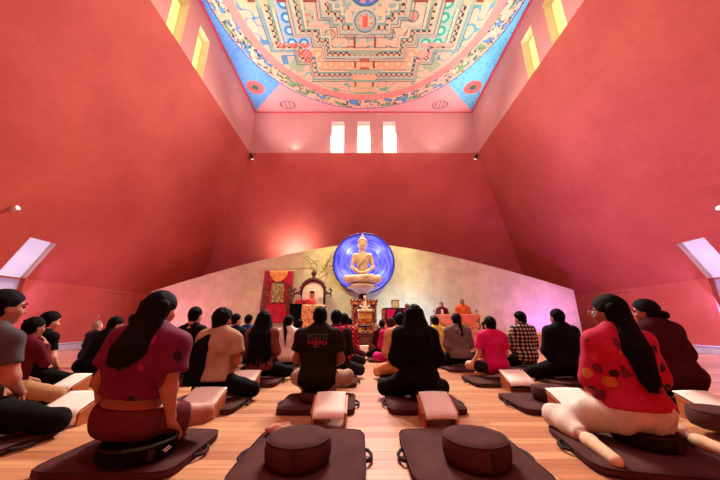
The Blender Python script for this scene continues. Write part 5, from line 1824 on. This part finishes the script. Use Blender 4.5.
# ------------------------------------------------------------------ lamp fixtures
M_LAMP = mat('lamp_black', (30, 22, 24), 0.4, 0.05)
M_LAMPW = mat('lamp_white', (226, 216, 214), 0.4, 0.03)
M_LENS = emit_mat('lamp_lens', (255, 240, 220), 2.0)


def fixture(label, loc, d, m, sc=1.0):
    r = thing('spotlight', label, 'spotlight', loc)
    d = Vector(d).normalized()
    mb = MB(); mb.tube([Vector((0, 0, 0)), Vector(d) * -0.02 + Vector((0, 0, 0.0)), Vector(d) * 0.10 * sc], 0.02 * sc, 8); mb.build('bracket', m, r)
    mb = MB(); mb.tube([d * 0.06 * sc, d * 0.30 * sc], [0.065 * sc, 0.085 * sc], 14); hb_ = mb.build('housing', m, r)
    mb = MB(); mb.tube([d * 0.30 * sc, d * 0.305 * sc], 0.075 * sc, 14); mb.build('lens', M_LENS, hb_)
    return r


fixture('small dark spotlight at the left corner below the painted ceiling well', (XC - SH + 0.05, DB - 0.05, ZS - 0.06), (0.2, 0.3, -0.6), M_LAMP, 1.0)
fixture('small dark spotlight at the right corner below the painted ceiling well', (XC + SH - 0.05, DB - 0.05, ZS - 0.06), (-0.2, 0.3, -0.6), M_LAMP, 1.0)
fixture('white wall spotlight high on the left sloping wall', (-8.97, 6.63, 3.62), (0.85, 0.1, 0.35), M_LAMPW, 0.75)
fixture('white wall spotlight high on the right sloping wall', (9.38, 6.63, 3.62), (-0.85, 0.1, 0.35), M_LAMPW, 0.75)

# ------------------------------------------------------------------ light
W = bpy.data.worlds.new('world'); S.world = W
W.use_nodes = True
W.node_tree.nodes['Background'].inputs['Color'].default_value = (0.6, 0.65, 0.8, 1)
W.node_tree.nodes['Background'].inputs['Strength'].default_value = 0.3


def lamp(name, kind, loc, energy, rgb, to=None, size=0.3, spot=1.2, blend=0.6, sy=None):
    l = bpy.data.lights.new(name, kind)
    l.energy = energy
    l.color = lin(rgb)[:3]
    if kind == 'AREA':
        l.size = size
        if sy: l.shape = 'RECTANGLE'; l.size_y = sy
    else:
        l.shadow_soft_size = size
    if kind == 'SPOT': l.spot_size = spot; l.spot_blend = blend
    o = bpy.data.objects.new(name, l)
    o.location = loc
    if to is not None:
        o.rotation_euler = (Vector(to) - Vector(loc)).to_track_quat('-Z', 'Y').to_euler()
    C.objects.link(o)
    return o


# daylight through the back windows of the shaft
for x in xs:
    lamp('daylight', 'AREA', (x, DB + REC - 0.06, ZS + WT / 2), 1150, (255, 244, 236), to=(x, 4.0, 2.0), size=0.6, sy=1.8).data.spread = math.radians(125)
# uplights on the ledge at the foot of the shaft wash the painted ceiling
for y in (2.4, 5.2, 8.0, 10.8):
    for q in (-1, 1):
        lamp('ledge_uplight', 'SPOT', (XC + q * (SH - 0.30), y, ZS + 0.05), 385, (250, 246, 246), to=(XC + q * 2.6, y, ZC), size=0.15, spot=2.6, blend=0.8)
lamp('ledge_uplight', 'SPOT', (-3.4, DB - 0.22, ZS + 0.03), 40, (255, 232, 222), to=(-3.4, DB - 1.0, ZC), size=0.1, spot=2.6, blend=0.8)
lamp('ledge_uplight', 'SPOT', (3.8, DB - 0.22, ZS + 0.03), 15, (255, 232, 222), to=(3.8, DB - 1.0, ZC), size=0.1, spot=2.6, blend=0.8)
# uplight standing behind the gold wall
lamp('wall_uplight', 'SPOT', (-3.65, 14.45, 3.95), 480, (255, 240, 225), to=(-3.7, 15.3, 4.9), size=0.15, spot=2.7, blend=1.0)
# added fill spots below the shaft's sides, no fixtures there; brighten the altar
for q in (-1, 1):
    lamp('altar_fill', 'SPOT', (XC + q * 5.6, 7.0, ZS - 0.2), 3000, (244, 246, 170), to=(XC - q * 0.5, 12.0, 2.2), size=0.2, spot=0.62, blend=0.8)
# lamps behind the statue light the blue disc
for q in (-1, 1):
    lamp('disc_lamp', 'POINT', (xd + q * 0.62, YD - 0.25, zc + 0.55), 16, (200, 205, 255), size=0.08)
    lamp('disc_lamp', 'POINT', (xd + q * 0.75, YD - 0.35, zc - 0.35), 18, (160, 175, 255), size=0.08)
# blue-white lamps standing on the dais below the disc
for q in (-1, 1):
    lamp('dais_lamp', 'POINT', (xd + q * 1.75, 10.9, DZT + 0.35), 190, (120, 175, 255), size=0.1)
# added tints without fixtures: violet on the gold wall's right end, rose left
lamp('wall_tint', 'SPOT', (8.0, 10.4, 0.75), 330, (190, 110, 255), to=(7.6, 12.0, 1.6), size=0.15, spot=2.2, blend=0.9)
lamp('wall_tint', 'SPOT', (-8.0, 10.4, 0.75), 160, (255, 120, 150), to=(-7.2, 12.0, 1.6), size=0.15, spot=2.2, blend=0.9)
# violet daylight from the slot windows
for q in (-1, 1):
    X_ = XC + q * (SH + RUN)
    lamp('slot_daylight', 'AREA', (X_ - q * 0.12, (DY0 + DY1) / 2, 1.4), 140, (180, 160, 255), to=(X_ - q * 3, (DY0 + DY1) / 2 + 1.5, 0.6), size=0.6, sy=1.8)

# fill light added at the shaft's unseen front windows, behind the camera
for x in xs:
    lamp('daylight', 'AREA', (x, YF - REC + 0.06, ZS + WT / 2), 120, (240, 246, 255), to=(x, 9.0, 1.0), size=0.6, sy=1.8).data.spread = math.radians(125)

lamp('violet_tint', 'SPOT', (-8.55, 6.66, 3.8), 6000, (170, 120, 255), to=(9.0, 8.3, 4.6), size=0.1, spot=0.55, blend=1.0)  # added violet beam from the left wall spotlight, colours the right slope
